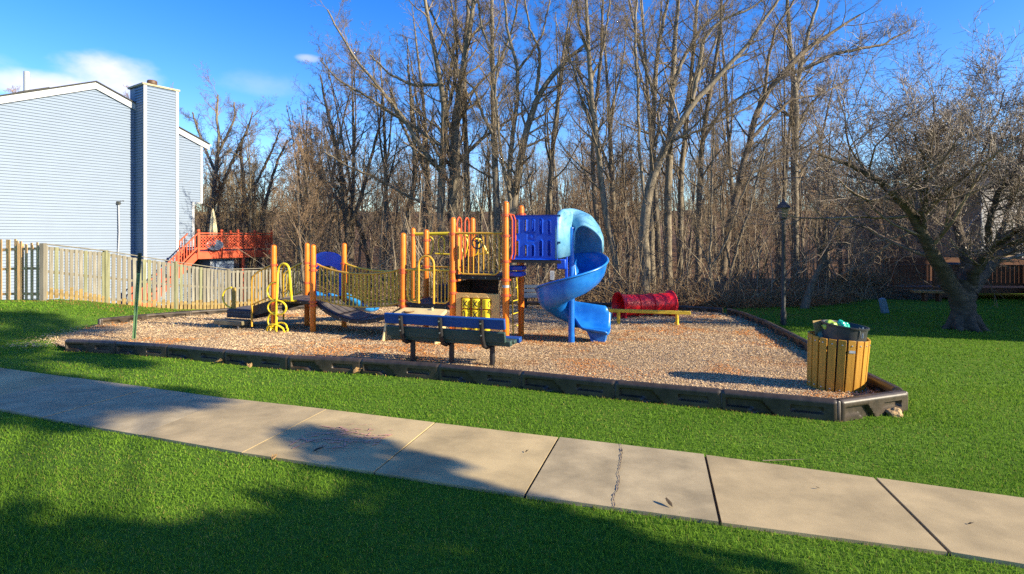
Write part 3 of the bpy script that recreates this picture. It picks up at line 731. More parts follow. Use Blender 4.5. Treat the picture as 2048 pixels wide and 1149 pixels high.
def chalk():
    ck = M('pink chalk', (.52, .27, .19), .95, var=.25, scale=60); mb = MB(); r = random.Random(3)
    def stroke(pts, w):
        pl = []
        for px, py in pts: s = (py - 526) / 1.63; pl.append(Vector(((px - 1024) / s, F / s)))
        pl = [Vector(q) for q in resample(pl, .02)]; Lp, Rp = [], []
        for i, q in enumerate(pl):
            d = (pl[min(i + 1, len(pl) - 1)] - pl[max(i - 1, 0)]).normalized(); e = Vector((-d.y, d.x)) * w * r.uniform(.25, 1.0)
            Lp.append(Vector((q.x + e.x, q.y + e.y, g(*q) + .0325))); Rp.append(Vector((q.x - e.x, q.y - e.y, g(*q) + .0325)))
        k = 0
        while k < len(pl) - 2:
            n = r.randint(2, 6); mb.rows([Lp[k:k + n + 1], Rp[k:k + n + 1]]); k += n + r.randint(0, 2)
    S = [[(585, 905), (610, 892), (640, 884), (700, 886)], [(620, 880), (660, 873), (705, 876)], [(640, 905), (660, 892), (690, 890), (690, 900), (650, 905)],
         [(655, 868), (680, 860), (700, 870)], [(730, 892), (760, 884), (785, 876)], [(745, 898), (770, 882), (755, 880), (735, 890)], [(580, 898), (600, 884), (620, 888)],
         [(690, 868), (740, 878), (790, 876)], [(640, 858), (665, 862), (690, 866)]]
    for s_ in S: stroke(s_, .012)
    for _ in range(90):
        px, py = r.gauss(680, 52), r.gauss(881, 11); dx = r.uniform(-22, 22); stroke([(px - dx, py - r.uniform(-4, 4)), (px + dx, py + r.uniform(-4, 4))], r.uniform(.003, .008))
    o = mb.build('chalk_scribble', ck, smooth_=False); tag(o, 'faded pink chalk scribbles and smears on the concrete walk', 'chalk marks', kind='stuff')
chalk()
# ------------------------------------------------------------------ play structure (local: x along the front, y away from it)
PS = thing('play_structure', 'orange, yellow and blue play structure with decks, bridge and spiral slide', 'play structure', (-.12, 10.36, -.57), math.atan2(-.293, .956))
def loc2(u, v): return (-.12 + .956 * u + .293 * v, 10.36 - .293 * u + .956 * v)
def gl(u, v): return g(*loc2(u, v)) + .57 + .055
PR = .064
POSTS = dict(P1=(-5.78, .33, 1.99), P2=(-4.70, .33, 2.0), P3=(-5.68, 1.37, 2.02), P4=(-4.6, 1.37, 2.02), P5=(-2.24, 0, 2.26), P7=(-2.24, 1.075, 2.34), P6=(-3.16, 2.2, 2.40),
             P12=(-1.93, 2.2, 2.40), P8=(-1.12, 0, 2.57), P9=(-1.12, 1.075, 2.60), P10=(0, 0, 2.87), P11=(0, 1.075, 2.85))
for k, (u, v, h) in POSTS.items():
    b = MB(); b.lathe([(PR, gl(u, v) - .25), (PR, h - .06), (PR * .93, h - .035), (PR * .7, h - .012), (PR * .3, h), (0.001, h)], (u, v, 0), 18, cap=False)
    po = b.build('post', orange, PS, ang=50)
    if k == 'P10': MB().lathe([(PR + .001, 1.19), (PR + .001, 1.24)], (u, v, 0), 18, cap=False).build('sticker', white_paint, po)
def clamps(k, zs, mat=red_orange):
    u, v, h = POSTS[k]
    for z in zs:
        b = MB(); b.lathe([(PR, -.024), (PR + .013, -.022), (PR + .013, .022), (PR, .024)], (u, v, z), 18, cap=False)
        for s in (-1, 1): b.box((u + s * (PR + .022), v, z), (.03, .03, .035))
        b.build('clamp', mat, PS, ang=40)
for k in ('P1', 'P2', 'P3', 'P4'): clamps(k, (1.52, .62))
clamps('P2', (1.42, .70)); clamps('P1', (1.1,)); clamps('P3', (1.02,))
clamps('P5', (1.44, 1.50, .86, .74)); clamps('P7', (1.50, .80, 2.10)); clamps('P6', (2.22,)); clamps('P12', (2.22,))
clamps('P8', (2.24, 1.48, 1.30, 1.05, .78)); clamps('P9', (2.24, 1.35)); clamps('P10', (2.60, 2.20, 1.70, 1.34, 1.04)); clamps('P11', (2.66, 1.70))

# decks
def deck(name, u0, u1, v0, v1, z, th=.08):
    b = MB(); b.box(((u0 + u1) / 2, (v0 + v1) / 2, z - th / 2), (u1 - u0, v1 - v0, th)); o = b.build(name, deck_black, PS, bevel=.012)
    tb = MB(); n = 9
    for i in range(n): tb.box(((u0 + u1) / 2, v0 + (i + .5) * (v1 - v0) / n, z + .002), (u1 - u0 - .06, (v1 - v0) / n * .7, .006))
    tb.build('tread', deck_grey, o)
    bb = MB()
    for i in range(4): bb.lathe([(.012, 0), (.010, .006)], (u0 + (i + .5) * (u1 - u0) / 4, v0, z - th / 2), 8, Matrix.Rotation(math.radians(90), 3, 'X'))
    bb.build('bolt_heads', steel, o)
deck('deck', -5.75, -4.65, .36, 1.38, .71)
deck('deck', -2.2, -1.16, .02, 1.06, .80, .10)
deck('deck', -1.10, -.02, .02, 1.06, 1.41, .085)
deck('deck', -.02, 1.08, .04, 1.06, 1.75, .075)
# enclosure between the low and the high deck
MB().box((-.80, 1.0, 1.12), (.62, .03, .50)).build('kick_panel', M('dark enclosure', (.02, .010, .008), .6), PS, bevel=.006)
MB().box((-1.12, .58, 1.05), (.03, .9, .42)).build('riser_panel', deck_black, PS, bevel=.006)
sp = MB(); sp.box((-1.62, .85, .99), (.36, .36, .30)); sp.build('transfer_step', M('navy black step', (.018, .022, .045), .5), PS, bevel=.02)
# blue step up to the slide platform
for z, y in ((1.56, .35), (1.44, .30)): MB().box((.13, y, z), (.30, .34, .09)).build('blue_step', panel_blue, PS, bevel=.02)

# wobbly bridge
def sag(t): return 1 - (2 * t - 1) ** 2
def bridge():
    u0, u1 = -4.64, -2.30; n = 28
    zf = lambda t: .68 + .08 * t - .37 * sag(t) ** .85
    vf = lambda t, s: (.40 + .92 * s) * (1 - t) + (.08 + .92 * s) * t
    b = MB(); top, bot = [], []
    for i in range(n + 1):
        t = i / n; u = u0 + (u1 - u0) * t; top.append([Vector((u, vf(t, s / 4), zf(t))) for s in range(5)]); bot.append([Vector((u, vf(t, s / 4), zf(t) - .075)) for s in range(5)])
    b.rows(top); b.rows(bot); b.rows([[r[0] for r in top], [r[0] for r in bot]]); b.rows([[r[-1] for r in top], [r[-1] for r in bot]]); b.rows([top[0], bot[0]]); b.rows([top[-1], bot[-1]])
    o = b.build('bridge_floor', deck_black, PS)
    tb = MB()
    for k in range(4):
        r0, r1 = [], []
        for i in range(k * 7, k * 7 + 7):
            t = (i + .15) / n; u = u0 + (u1 - u0) * t; r0.append(Vector((u, vf(t, .07), zf(t) + .006))); r1.append(Vector((u, vf(t, .93), zf(t) + .006)))
        tb.rows([r0, r1])
    tb.build('tread', deck_grey, o)
    bb = MB()
    for i in range(2, n, 3):
        t = i / n; bb.lathe([(.014, 0), (.012, .01)], (u0 + (u1 - u0) * t, vf(t, 0), zf(t) - .04), 8, Matrix.Rotation(math.radians(90), 3, 'X'))
    bb.build('bolt_heads', steel, o)
    for s, mt, nm in ((-.03, olive, 'front'), (1.03, yellow, 'back')):
        zt = lambda t: 1.56 - .17 * sag(t) ** .8 - .04 * t; zb = lambda t: .80 - .16 * sag(t) ** .8 + .02 * t
        pts = lambda zz: [(u0 + .02 + (u1 - u0 - .04) * i / 20, vf(i / 20, s), zz(i / 20)) for i in range(21)]
        b = MB(); b.tube(pts(zt), .021, 8); b.tube(pts(zb), .019, 8)
        ba = MB()
        for i in range(1, 22):
            t = i / 22.; ba.tube([(u0 + (u1 - u0) * t, vf(t, s), zb(t)), (u0 + (u1 - u0) * t, vf(t, s), zt(t))], .0145, 6)
        ro = b.build('bridge_rail', olive if s < 0 else yellow, PS); ba.build('rail_bars', yellow if s < 0 else olive, ro)
bridge()

# stairs with rails, and transfer platform at the left end
def left_stairs():
    for v, mt in ((.30, olive), (1.36, yellow)):
        b = MB(); b.tube([(-5.82, v, 1.52), (-6.2, v, 1.36), (-6.36, v, 1.24), (-6.38, v, 1.1), (-6.38, v, .06)], .021, 8); b.tube([(-5.82, v, .80), (-6.37, v, .58)], .018, 8)
        for i in range(1, 6):
            u = -5.82 - .56 * i / 6.; b.tube([(u, v, .80 - .39 * (-5.82 - u)), (u, v, 1.52 - .42 * (-5.82 - u))], .011, 6)
        b.build('stair_rail', mt, PS)
    for v in (.34, 1.34):
        MB().prism([(-5.76, .72), (-6.40, .53), (-6.40, .30), (-5.76, .47)], lambda a, b, d: Vector((a, v + d, b)), -.012, .012).build('stair_side', deck_black, PS)
    MB().prism([(-5.76, .735), (-6.36, .545), (-6.36, .50), (-5.76, .69)], lambda a, b, d: Vector((a, d, b)), .36, 1.32).build('ramp_tread', deck_grey, PS)
    MB().box((-6.92, .86, .30), (.84, .70, .20)).build('transfer_platform', M('black platform', (.012, .013, .03), .45, var=.2), PS, bevel=.02)
    MB().box((-6.92, .86, .408), (.78, .64, .012)).build('platform_tread', deck_grey, PS)
    b = MB()
    for r_ in range(2):
        for i in range(16): b.lathe([(.008, 0), (.007, .004)], (-7.28 + i * .047, .51, .35 - r_ * .06), 6, Matrix.Rotation(math.radians(90), 3, 'X'))
    b.build('platform_holes', M('pale dots', (.2, .2, .22), .5), PS)
    MB().box((-7.0, .36, .13), (.80, .36, .10)).build('transfer_step', M('olive worn step', (.16, .135, .075), .7, var=.2), PS, bevel=.015)
    lg = MB()
    for u in (-7.28, -6.72): lg.tube([(u, .24, -.2), (u, .24, .10)], .02, 8)
    lg.build('step_leg', steel, PS)
    MB().box((-7.22, .62, .62), (.12, .05, .62)).build('grab_panel', M('olive grab panel', (.33, .21, .03), .5), PS, bevel=.03)
    b = MB(); b.tube([(-7.25 - .30 * math.sin(a), .60, .68 + .25 * math.cos(a)) for a in np.linspace(.1, PI - .1, 15)], .019, 8); b.build('grab_loop', bright_yellow, PS)
left_stairs()

# loop climber in front of the left deck
def loop_climber():
    u, v = -5.50, .08; z0 = gl(u, v) - .1
    b = MB(); arc = lambda cu, cz, ru, rz, a0, a1, vv=v, n=16: [(cu + ru * math.cos(a), vv, cz + rz * math.sin(a)) for a in np.linspace(a0, a1, n)]
    b.tube([(u, v, z0), (u + .02, v, .8), (u + .05, v, 1.35)] + [(u + .20 + .15 * math.cos(a), v + .02, 1.40 + .17 * math.sin(a)) for a in np.linspace(PI, 0, 10)] + [(u + .35, v + .04, 1.2), (u + .33, v + .12, .72)], .026, 10)
    b.build('climber_pole', bright_yellow, PS)
    b = MB(); b.tube(arc(u + .03, .57, .25, .16, 0, 2 * PI, n=25)[:-1], .022, 8, closed=True); b.build('climber_loop', bright_yellow, PS)
    b = MB(); b.tube(arc(u - .02, .94, .22, .20, PI * .5, PI * 1.5), .022, 8); b.build('climber_loop', bright_yellow, PS)
    b = MB(); b.tube(arc(u - .02, .27, .20, .19, PI * .5, PI * 1.5), .022, 8); b.build('climber_loop', bright_yellow, PS)
    for dv in (-.10, .16):
        b = MB(); b.tube([(u + .02 + .24 * math.cos(a), v + dv * math.sin(a) + (dv if abs(math.cos(a)) > .9 else 0) * .3, z0 + .12 + .17 * math.sin(a)) for a in np.linspace(0, PI, 14)], .022, 8); b.build('climber_foot', bright_yellow, PS)
    MB().box((u + .22, v + .17, .72), (.34, .1, .04)).build('climber_plate', bright_yellow, PS, bevel=.008)
    b = MB(); b.tube([(-5.60, .42, .74), (-5.60, .40, 1.35), (-5.55, .40, 1.5), (-5.45, .40, 1.52), (-5.40, .40, 1.35), (-5.46, .42, .95), (-5.60, .42, .86)], .018, 8); b.build('grab_loop', yellow, PS)
loop_climber()

# small double slide behind the left deck with its blue arch
def back_slide():
    b = MB(); out = [(-5.62, .72)] + [(-5.62, 1.45)] + [(-5.12 + .5 * math.cos(a), 1.52 + .28 * math.sin(a)) for a in np.linspace(PI, 0, 12)] + [(-4.62, 1.45), (-4.62, .72), (-4.78, .72), (-4.78, 1.25)] + [(-5.12 + .34 * math.cos(a), 1.28 + .18 * math.sin(a)) for a in np.linspace(0, PI, 12)] + [(-5.46, 1.25), (-5.46, .72)]
    b.prism(out, lambda a, c, d: Vector((a, 1.40 + d, c)), 0, .05); b.build('arch_panel', panel_blue, PS, bevel=.006)
    rows = []
    for i in range(13):
        t = i / 12.; v = 1.42 + 1.75 * t; z = float(.68 - .56 * smooth(t * 1.15))
        rows.append([Vector((-5.12 + du, v, z + dz)) for du, dz in ((-.42, .12), (-.38, .02), (-.3, 0), (-.05, 0), (0, .08), (.05, 0), (.3, 0), (.38, .02), (.42, .12))])
    MB().rows(rows).build('straight_slide', sky_blue, PS, solid=.025, ang=60)
    MB().tube([(-5.12, 2.9, -.1), (-5.12, 2.9, .22)], .03, 8).build('slide_leg', orange, PS)
back_slide()

# barrier with an arch on the front of the low deck
def arch_barrier():
    v = -.02; r = .019
    b = MB(); b.tube([(-2.18, v, 1.50), (-1.18, v, 1.50)], .02, 8)
    b.build('barrier_rail', yellow, PS)
    b = MB(); b.tube([(-2.10, v, 1.48), (-2.12, v, .98), (-2.08, v, .86), (-2.0, v, .84), (-1.83, v, .84)], r, 8)
    for u in (-2.0, -1.92): b.tube([(u, v, .84), (u, v, 1.49)], .012, 6)
    b.build('barrier_bars', yellow, PS)
    b = MB(); b.tube([(-1.86, v - .02, .82), (-1.86, v - .02, 1.60)] + [(-1.69 + .17 * math.cos(a), v - .02, 1.62 + .17 * math.sin(a)) for a in np.linspace(PI, 0, 10)] + [(-1.52, v - .02, 1.60), (-1.52, v - .02, .82)], .023, 8); b.build('arch_bar', olive, PS)
    b = MB(); b.tube([(-1.52, v, .84), (-1.28, v, .84), (-1.21, v, .88), (-1.20, v, .98), (-1.20, v, 1.48)], r, 8)
    for u in (-1.44, -1.36, -1.28): b.tube([(u, v, .84), (u, v, 1.49)], .012, 6)
    b.build('barrier_bars', olive, PS)
    b = MB(); b.tube([(-2.24, 1.08, 1.5), (-1.15, 1.08, 1.5)], .018, 8)
    for i in range(1, 10): b.tube([(-2.24 + i * .11, 1.08, .84), (-2.24 + i * .11, 1.08, 1.5)], .011, 6)
    b.build('back_barrier', olive, PS)
arch_barrier()

# tan sand and water table under the low deck
def play_table():
    b = MB(); out = [(-2.42, -.62), (-1.32, -.62), (-1.18, -.05), (-2.2, -.05)]
    b.prism([(-2.35, -.50), (-1.22, -.50), (-1.22, -.04), (-2.18, -.04)], lambda a, c, d: Vector((a, c, d + (c + .5) * .28)), .52, .60)
    o = b.build('play_table', cream, PS, bevel=.02)
    h = MB(); h.lathe([(.10, .0), (.085, -.05), (.0, -.06)], (-1.97, -.24, .68), 18, cap=False); h.lathe([(.115, .0), (.10, .012), (.098, 0)], (-1.97, -.24, .676), 18, cap=False); h.build('basin', M('brown basin', (.20, .10, .04), .6), o)
    k = MB(); k.lathe([(.028, 0), (.03, .03), (.02, .05), (0.001, .055)], (-1.52, -.12, .70), 12, cap=False); k.build('knob', cream, o)
    for u0, s in ((-2.40, 1), (-1.25, -1)):
        MB().prism([(-.56, -.15), (-.05, -.15), (-.05, .58), (-.36, .58)], lambda a, c, d: Vector((u0 + d - .08 * (.58 - c), a, c)), -.02, .02).build('table_leg', cream, o, bevel=.01)
play_table()

# tic-tac-toe panel
def tictactoe():
    v = -.03
    x0, x1, w0, w1, zt, zb, ht, hb = -1.05, -.12, -.93, -.29, 1.06, .22, .965, .32
    for nm, (a0, a1, b0, b1) in enumerate(((x0, x1, ht, zt), (x0, x1, zb, hb), (x0, w0, hb, ht), (w1, x1, hb, ht))):
        pass
    b = MB(); o_ = [(x0, zb), (x1, zb), (x1, zt), (x0, zt)]; i_ = [(w0, hb), (w1, hb), (w1, ht), (w0, ht)]
    vs = [Vector((a, v + d, c)) for d in (0, .05) for ring in (o_, i_) for a, c in ring]; fs = []
    for s in (0, 8):
        for k in range(4):
            j = (k + 1) % 4; f = (s + k, s + j, s + 4 + j, s + 4 + k); fs.append(f if s == 0 else f[::-1])
    for k in range(4):
        j = (k + 1) % 4; fs.append((k, k + 8, j + 8, j)); fs.append((k + 4, j + 4, j + 12, k + 12))
    b.add(vs, fs); o = b.build('game_panel', tan, PS, bevel=.012)
    br = MB()
    for k in range(4): br.tube([(w0 + (w1 - w0) * k / 3, v + .025, hb), (w0 + (w1 - w0) * k / 3, v + .025, ht)], .008, 6)
    for k in (1, 2): br.tube([(w0, v - .01, hb + (ht - hb) * k / 3), (w1, v - .01, hb + (ht - hb) * k / 3)], .006, 6)
    br.build('divider_rods', red_orange, o)
    ink = M('black marking', (.02, .015, .012), .6)
    marks = [['X', 'X', ')'], ['O', 'X', ''], ['X', 'O', 'O']]
    for r_ in range(3):
        for c_ in range(3):
            cu = w0 + (w1 - w0) * (c_ + .5) / 3; hz = (ht - hb) / 3; cz = ht - hz * (r_ + .5); R = .088
            cyl = MB(); cyl.lathe([(R - .01, -hz / 2 + .012), (R, -hz / 2 + .02), (R, hz / 2 - .02), (R - .01, hz / 2 - .012)], (cu, v + .02, cz), 28); co = cyl.build('game_cylinder', bright_yellow, o, ang=40)
            mk = marks[r_][c_]; mb = MB()
            def P(a, z): return Vector((cu + (R + .002) * math.sin(a), v + .02 - (R + .002) * math.cos(a), cz + z))
            def strip(pts, w):
                for (a0, z0), (a1, z1) in zip(pts, pts[1:]):
                    n_ = 5; d = math.hypot((a1 - a0) * R, z1 - z0); ex, ez = -(z1 - z0) / d * w / R, (a1 - a0) * R / d * w
                    mb.rows([[P(a0 + (a1 - a0) * i / n_ + ex, z0 + (z1 - z0) * i / n_ + ez) for i in range(n_ + 1)], [P(a0 + (a1 - a0) * i / n_ - ex, z0 + (z1 - z0) * i / n_ - ez) for i in range(n_ + 1)]])
            if mk == 'X': strip([(-.55, .055), (.55, -.055)], .010); strip([(-.55, -.055), (.55, .055)], .010)
            elif mk == 'O': strip([(-.35 + .42 * math.cos(t), .058 * math.sin(t)) for t in np.linspace(0, 2 * PI, 19)], .009)
            elif mk == ')': strip([(1.15 + .42 * math.cos(t), .058 * math.sin(t)) for t in np.linspace(0, 2 * PI, 19)], .009)
            if mk: mb.build('marking', ink, co, smooth_=False)
    s_ = MB()
    for k in range(3): s_.tube([(w0 + (w1 - w0) * (k + .5) / 3 + .05 * math.cos(a), v - .012, ht + .01 + .035 * math.sin(a)) for a in np.linspace(0, PI, 8)], .006, 5)
    s_.build('rod_ends', cream, o)
tictactoe()

# high deck barrier with steering wheel, hoops and climbers
def tower_barriers():
    v = -.02
    b = MB(); b.tube([(-1.06, v, 2.25), (-.06, v, 2.25)], .023, 8); b.build('barrier_rail', olive, PS)
    b = MB(); b.tube([(-.99, v, 2.25), (-.99, v, 1.55), (-.97, v, 1.48), (-.90, v, 1.44), (-.22, v, 1.44), (-.15, v, 1.48), (-.13, v, 1.55), (-.13, v, 2.12), (-.17, v, 2.22)], .019, 8)
    for i in range(1, 8): b.tube([(-.99 + .86 * i / 8, v, 1.44), (-.99 + .86 * i / 8, v, 2.25)], .013, 6)
    b.build('barrier_bars', olive, PS)
    wh = MB(); wh.tube([(-.56 + .115 * math.cos(a), v - .06, 2.06 + .115 * math.sin(a)) for a in np.linspace(0, 2 * PI, 25)[:-1]], .014, 8, closed=True)
    for a in (.5, 2.6, 4.7): wh.tube([(-.56, v - .05, 2.06), (-.56 + .11 * math.cos(a), v - .06, 2.06 + .11 * math.sin(a))], .012, 6)
    wh.lathe([(.03, 0), (.03, .05)], (-.56, v - .02, 2.06), 12, Matrix.Rotation(math.radians(90), 3, 'X')); wh.build('steering_wheel', black_metal, PS)
    hoop = lambda u, v0, v1, zt, zb: [(u, v0, zb), (u, v0, zt - .12)] + [(u, (v0 + v1) / 2 + (v1 - v0) / 2 * -math.cos(a), zt - .12 + .12 * math.sin(a)) for a in np.linspace(0, PI, 9)] + [(u, v1, zt - .12), (u, v1, zb)]
    for v0, v1 in ((.20, .42), (.62, .84)): MB().tube(hoop(-1.11, v0, v1, 2.58, 1.42), .017, 8).build('grab_hoop', red_orange, PS)
    b = MB(); b.tube([(-1.12, .06, 2.26), (-1.12, 1.02, 2.26)], .018, 8); b.build('side_rail', yellow, PS)
    for u in (-.42,):
        b = MB(); b.tube([(u, 1.10, 1.45), (u, 1.10, 2.36)] + [(u + .16 - .16 * math.cos(a), 1.10, 2.40 + .16 * math.sin(a)) for a in np.linspace(0, PI, 10)] + [(u + .32, 1.12, 2.2), (u + .32, 1.12, 1.45)], .019, 8); b.build('entry_arch', yellow, PS)
    b = MB(); b.tube([(-1.08, 1.09, 2.25), (-.45, 1.09, 2.25)], .018, 8)
    for i in range(1, 7): b.tube([(-1.08 + i * .1, 1.09, 1.46), (-1.08 + i * .1, 1.09, 2.25)], .011, 6)
    b.build('back_barrier', olive, PS)
    for u, du in ((.10, 0), (.16, .02)): MB().tube([(.07, -.02 + du, 2.62), (u, -.02 + du, 2.60), (u + .03, du, 2.50), (u + .03, du, 1.86), (u, du, 1.75), (.07, du, 1.74)], .017, 8).build('grab_bar', red_orange, PS)
    b = MB()
    for dv in (1.16, 1.50): b.tube([(-.20 + (dv - 1.16) * .2, dv, gl(-.2, dv) - .1), (-.24, dv, 1.42)], .014, 8)
    for i in range(5): z = .22 + .28 * i; b.tube([(-.215, 1.16, z), (-.16, 1.50, z)], .011, 6)
    b.build('rung_ladder', bright_yellow, PS)
tower_barriers()

# overhead ring ladder behind the low deck
def ring_ladder():
    b = MB(); b.tube([(-3.16, 2.2, 2.24), (-1.93, 2.2, 2.26)], .042, 10); b.tube([(-1.93, 2.2, 2.26), (-1.45, 2.5, 2.1), (-1.3, 2.6, 1.75)], .026, 8); b.build('ring_beam', bright_yellow, PS)
    b = MB(); b.tube([(-2.75, 2.62, 1.74), (-2.2, 2.62, 1.72), (-1.75, 2.62, 1.72), (-1.35, 2.62, 1.76)], .02, 8); b.build('lower_rail', bright_yellow, PS)
    for i in range(5):
        u = -2.72 + .30 * i; MB().tube([(u + .08 * math.cos(a) * (1 + .3 * math.sin(a)), 2.28 + .08 * i / 5, 1.95 + .22 * math.sin(a)) for a in np.linspace(0, 2 * PI, 17)[:-1]], .016, 7, closed=True).build('hand_ring', bright_yellow, PS)
ring_ladder()

# blue tunnel panels, spiral slide
def slot_panel(v, name):
    """moulded blue wall with round-ended slots and a central diamond square"""
    u0, u1, z0, z1 = .13, 1.02, 1.74, 2.60; nx, nz = 70, 64
    slots = [(.11, .745, .022, .17), (.30, .77, .022, .13), (.46, .77, .022, .13), (.64, .745, .022, .17), (.82, .72, .022, .16),
             (.11, .25, .022, .18), (.30, .20, .022, .13), (.46, .20, .022, .13), (.64, .25, .022, .18), (.82, .25, .022, .17)]
    W_, H_ = u1 - u0, z1 - z0
    def sd(x, z):
        best = 9
        for cx, cz, hw, hh in slots:
            dx, dz = abs(x - cx * W_), abs(z - cz * H_) - hh * H_ + .03; best = min(best, math.hypot(dx, max(dz, 0)) - .030)
        return best
    b = MB(); idx = {}; vs = []; fs = []
    keep = [[sd((i + .5) / nx * W_, (j + .5) / nz * H_) > 0 for j in range(nz)] for i in range(nx)]
    def vert(i, j, d):
        k = (i, j, d)
        if k not in idx:
            x, z = i / nx * W_, j / nz * H_; s = sd(x, z); bulge = .012 * float(smooth((.022 - s) / .022)) if s < .022 else 0
            sq = max(abs(x - .42 * W_), abs(z - .51 * H_)) - .075; bulge -= .015 * float(smooth((.006 - sq) / .012))
            dm = abs(x - .42 * W_) + abs(z - .51 * H_) - .05; bulge += .015 * float(smooth((.006 - dm) / .012))
            e = max(abs(x - W_ / 2) - W_ / 2, abs(z - H_ / 2) - H_ / 2); bulge += .02 * float(smooth((e + .02) / .02)) * (1 if d == 0 else 0)
            y = v + d * .045 - (bulge if d == 0 else -bulge)
            idx[k] = len(vs); vs.append(Vector((u0 + x, y, z0 + z)))
        return idx[k]
    for i in range(nx):
        for j in range(nz):
            if not keep[i][j]: continue
            for d in (0, 1): q = (vert(i, j, d), vert(i + 1, j, d), vert(i + 1, j + 1, d), vert(i, j + 1, d)); fs.append(q if d == 0 else q[::-1])
            for di, dj, e in ((-1, 0, ((i, j), (i, j + 1))), (1, 0, ((i + 1, j + 1), (i + 1, j))), (0, -1, ((i + 1, j), (i, j))), (0, 1, ((i, j + 1), (i + 1, j + 1)))):
                a, c = i + di, j + dj
                if not (0 <= a < nx and 0 <= c < nz) or not keep[a][c]:
                    (p, q_), (r, s) = e; fs.append((vert(p, q_, 0), vert(r, s, 0), vert(r, s, 1), vert(p, q_, 1)))
    b.add(vs, fs); return b.build(name, panel_blue, PS, ang=50)
slot_panel(.02, 'slide_wall_panel'); slot_panel(1.03, 'slide_wall_panel')
MB().box((.56, .54, 1.70), (1.06, 1.04, .05)).build('platform_frame', M('brown frame', (.05, .035, .025), .6), PS)

def spiral():
    cu, cv = 1.20, .50
    sl = thing('spiral_slide', None, None); sl.parent = PS
    MB().lathe([(PR, gl(cu, cv) - .2), (PR, 2.3), (PR * .8, 2.36), (.001, 2.38)], (cu, cv, 0), 18, cap=False).build('slide_pole', slide_blue, sl, ang=50)
    MB().lathe([(PR + .01, gl(cu, cv) - .03), (PR + .012, gl(cu, cv) + .015)], (cu, cv, 0), 18).build('pole_collar', steel, sl)
    prof = [(.055, .24), (.085, .10), (.13, .02), (.22, -.03), (.36, -.045), (.48, -.02), (.57, .05), (.635, .15), (.67, .28), (.685, .385), (.705, .405), (.725, .39)]
    th = list(np.linspace(118, -268, 66)); rows = []
    kz = [-268, -180, -90, 0, 90, 118]; zz = [.40, .69, 1.00, 1.30, 1.60, 1.70]
    for a in th:
        z = float(np.interp(a, kz, zz)); ar = math.radians(a); rows.append([Vector((cu + r * math.cos(ar), cv + r * math.sin(ar), z + h)) for r, h in prof])
    # run-out to the right
    base = rows[-1]; tan_ = Vector((1, .05, 0))
    for i in range(1, 21):
        t = i / 20; fl = max(0, (t - .90) / .10) ** 2
        r = []
        for k, p in enumerate(base):
            q = p + tan_ * (.66 * t) + Vector((0, 0, -.08 * t)); h = prof[k][1]
            if k >= 8: q.z -= (.03 + .16 * (k - 8) / 3) * fl
            if k <= 3:
                s_ = float(smooth(np.array(t * 2.6))); q.z += s_ * (-.02 + .05 * (k == 0) - h); q.y -= s_ * (.10 - .03 * k)
            r.append(q)
        rows.append(r)
    lip = [p + Vector((.05, 0, -.035)) for p in rows[-1]]; rows.append(lip)
    MB().rows(rows).build('chute', slide_blue, sl, solid=.028, ang=70)
    # exit foot
    b = MB(); b.prism([(1.44, .33), (1.92, .33), (1.85, .22), (1.80, -.02), (1.82, gl(1.8, .9) - .05), (1.72, gl(1.8, .9) - .05), (1.72, .08), (1.64, .08), (1.64, gl(1.6, .9) - .05), (1.56, gl(1.6, .9) - .05), (1.56, .08), (1.50, .22)], lambda a, c, d: Vector((a, d, c)), .72, 1.02); b.build('exit_foot', slide_blue, sl, bevel=.012)
    # hood
    def arch(inner, outer, zb, zt, p=.62, n=17, tilt=0, ez=.75):
        i, o = Vector(inner), Vector(outer); c = (i + o) / 2; h = (o - i) / 2; out = []
        out.append(Vector((i.x, i.y, zb)))
        for k in range(n):
            a = PI - PI * k / (n - 1); x = math.cos(a); z = math.sin(a); x = math.copysign(abs(x) ** p, x); z = abs(z) ** ez
            q = c + h * x; out.append(Vector((q.x, q.y, zb + (zt - zb) * (.42 + .58 * z) - tilt * (x + 1) / 2 * (.3 + .7 * z))))
        out.append(Vector((o.x, o.y, zb))); return out
    def rad(a, r0, r1): ar = math.radians(a); return (cu + r0 * math.cos(ar), cv + r0 * math.sin(ar)), (cu + r1 * math.cos(ar), cv + r1 * math.sin(ar))
    st = [arch((.99, .0), (.99, 1.10), 1.76, 2.68, .5), arch((1.06, .10), (1.06, 1.12), 1.78, 2.72, .5), arch((1.16, .36), (1.10, 1.16), 1.80, 2.74, .6)]
    for a, zb, zt in ((92, 1.84, 2.74), (70, 1.86, 2.73), (48, 1.87, 2.70), (26, 1.88, 2.64), (6, 1.88, 2.57), (-8, 1.88, 2.50)):
        i, o = rad(a, .065, .65 if a > 30 else .615); q_ = (92 - a) / 100; st.append(arch(i, o, zb, zt, .6 + .36 * q_, tilt=.26 * q_, ez=.75 + .2 * q_))
    fl = []
    cc = sum(st[-1], Vector()) / len(st[-1])
    for p in st[-1]: d = (p - cc); fl.append(cc + d * 1.03 + Vector((0, -.035, 0)))
    st.append(fl)
    MB().rows(st).build('slide_hood', hood_blue, sl, solid=.03, ang=60)
    # hood clip openings
    for z in (2.58, 2.07): MB().box((1.045, .02, z), (.07, .03, .04)).build('clip_recess', M('clip recess', (.02, .07, .16), .5), sl, rot=None)
    MB().box((1.09, .09, 1.66), (.17, .10, .19)).build('slide_bracket', panel_blue, sl, bevel=.02)
    MB().box((1.125, .36, 1.62), (.05, .05, .6)).build('bracket_strut', panel_blue, sl, bevel=.01)
spiral()

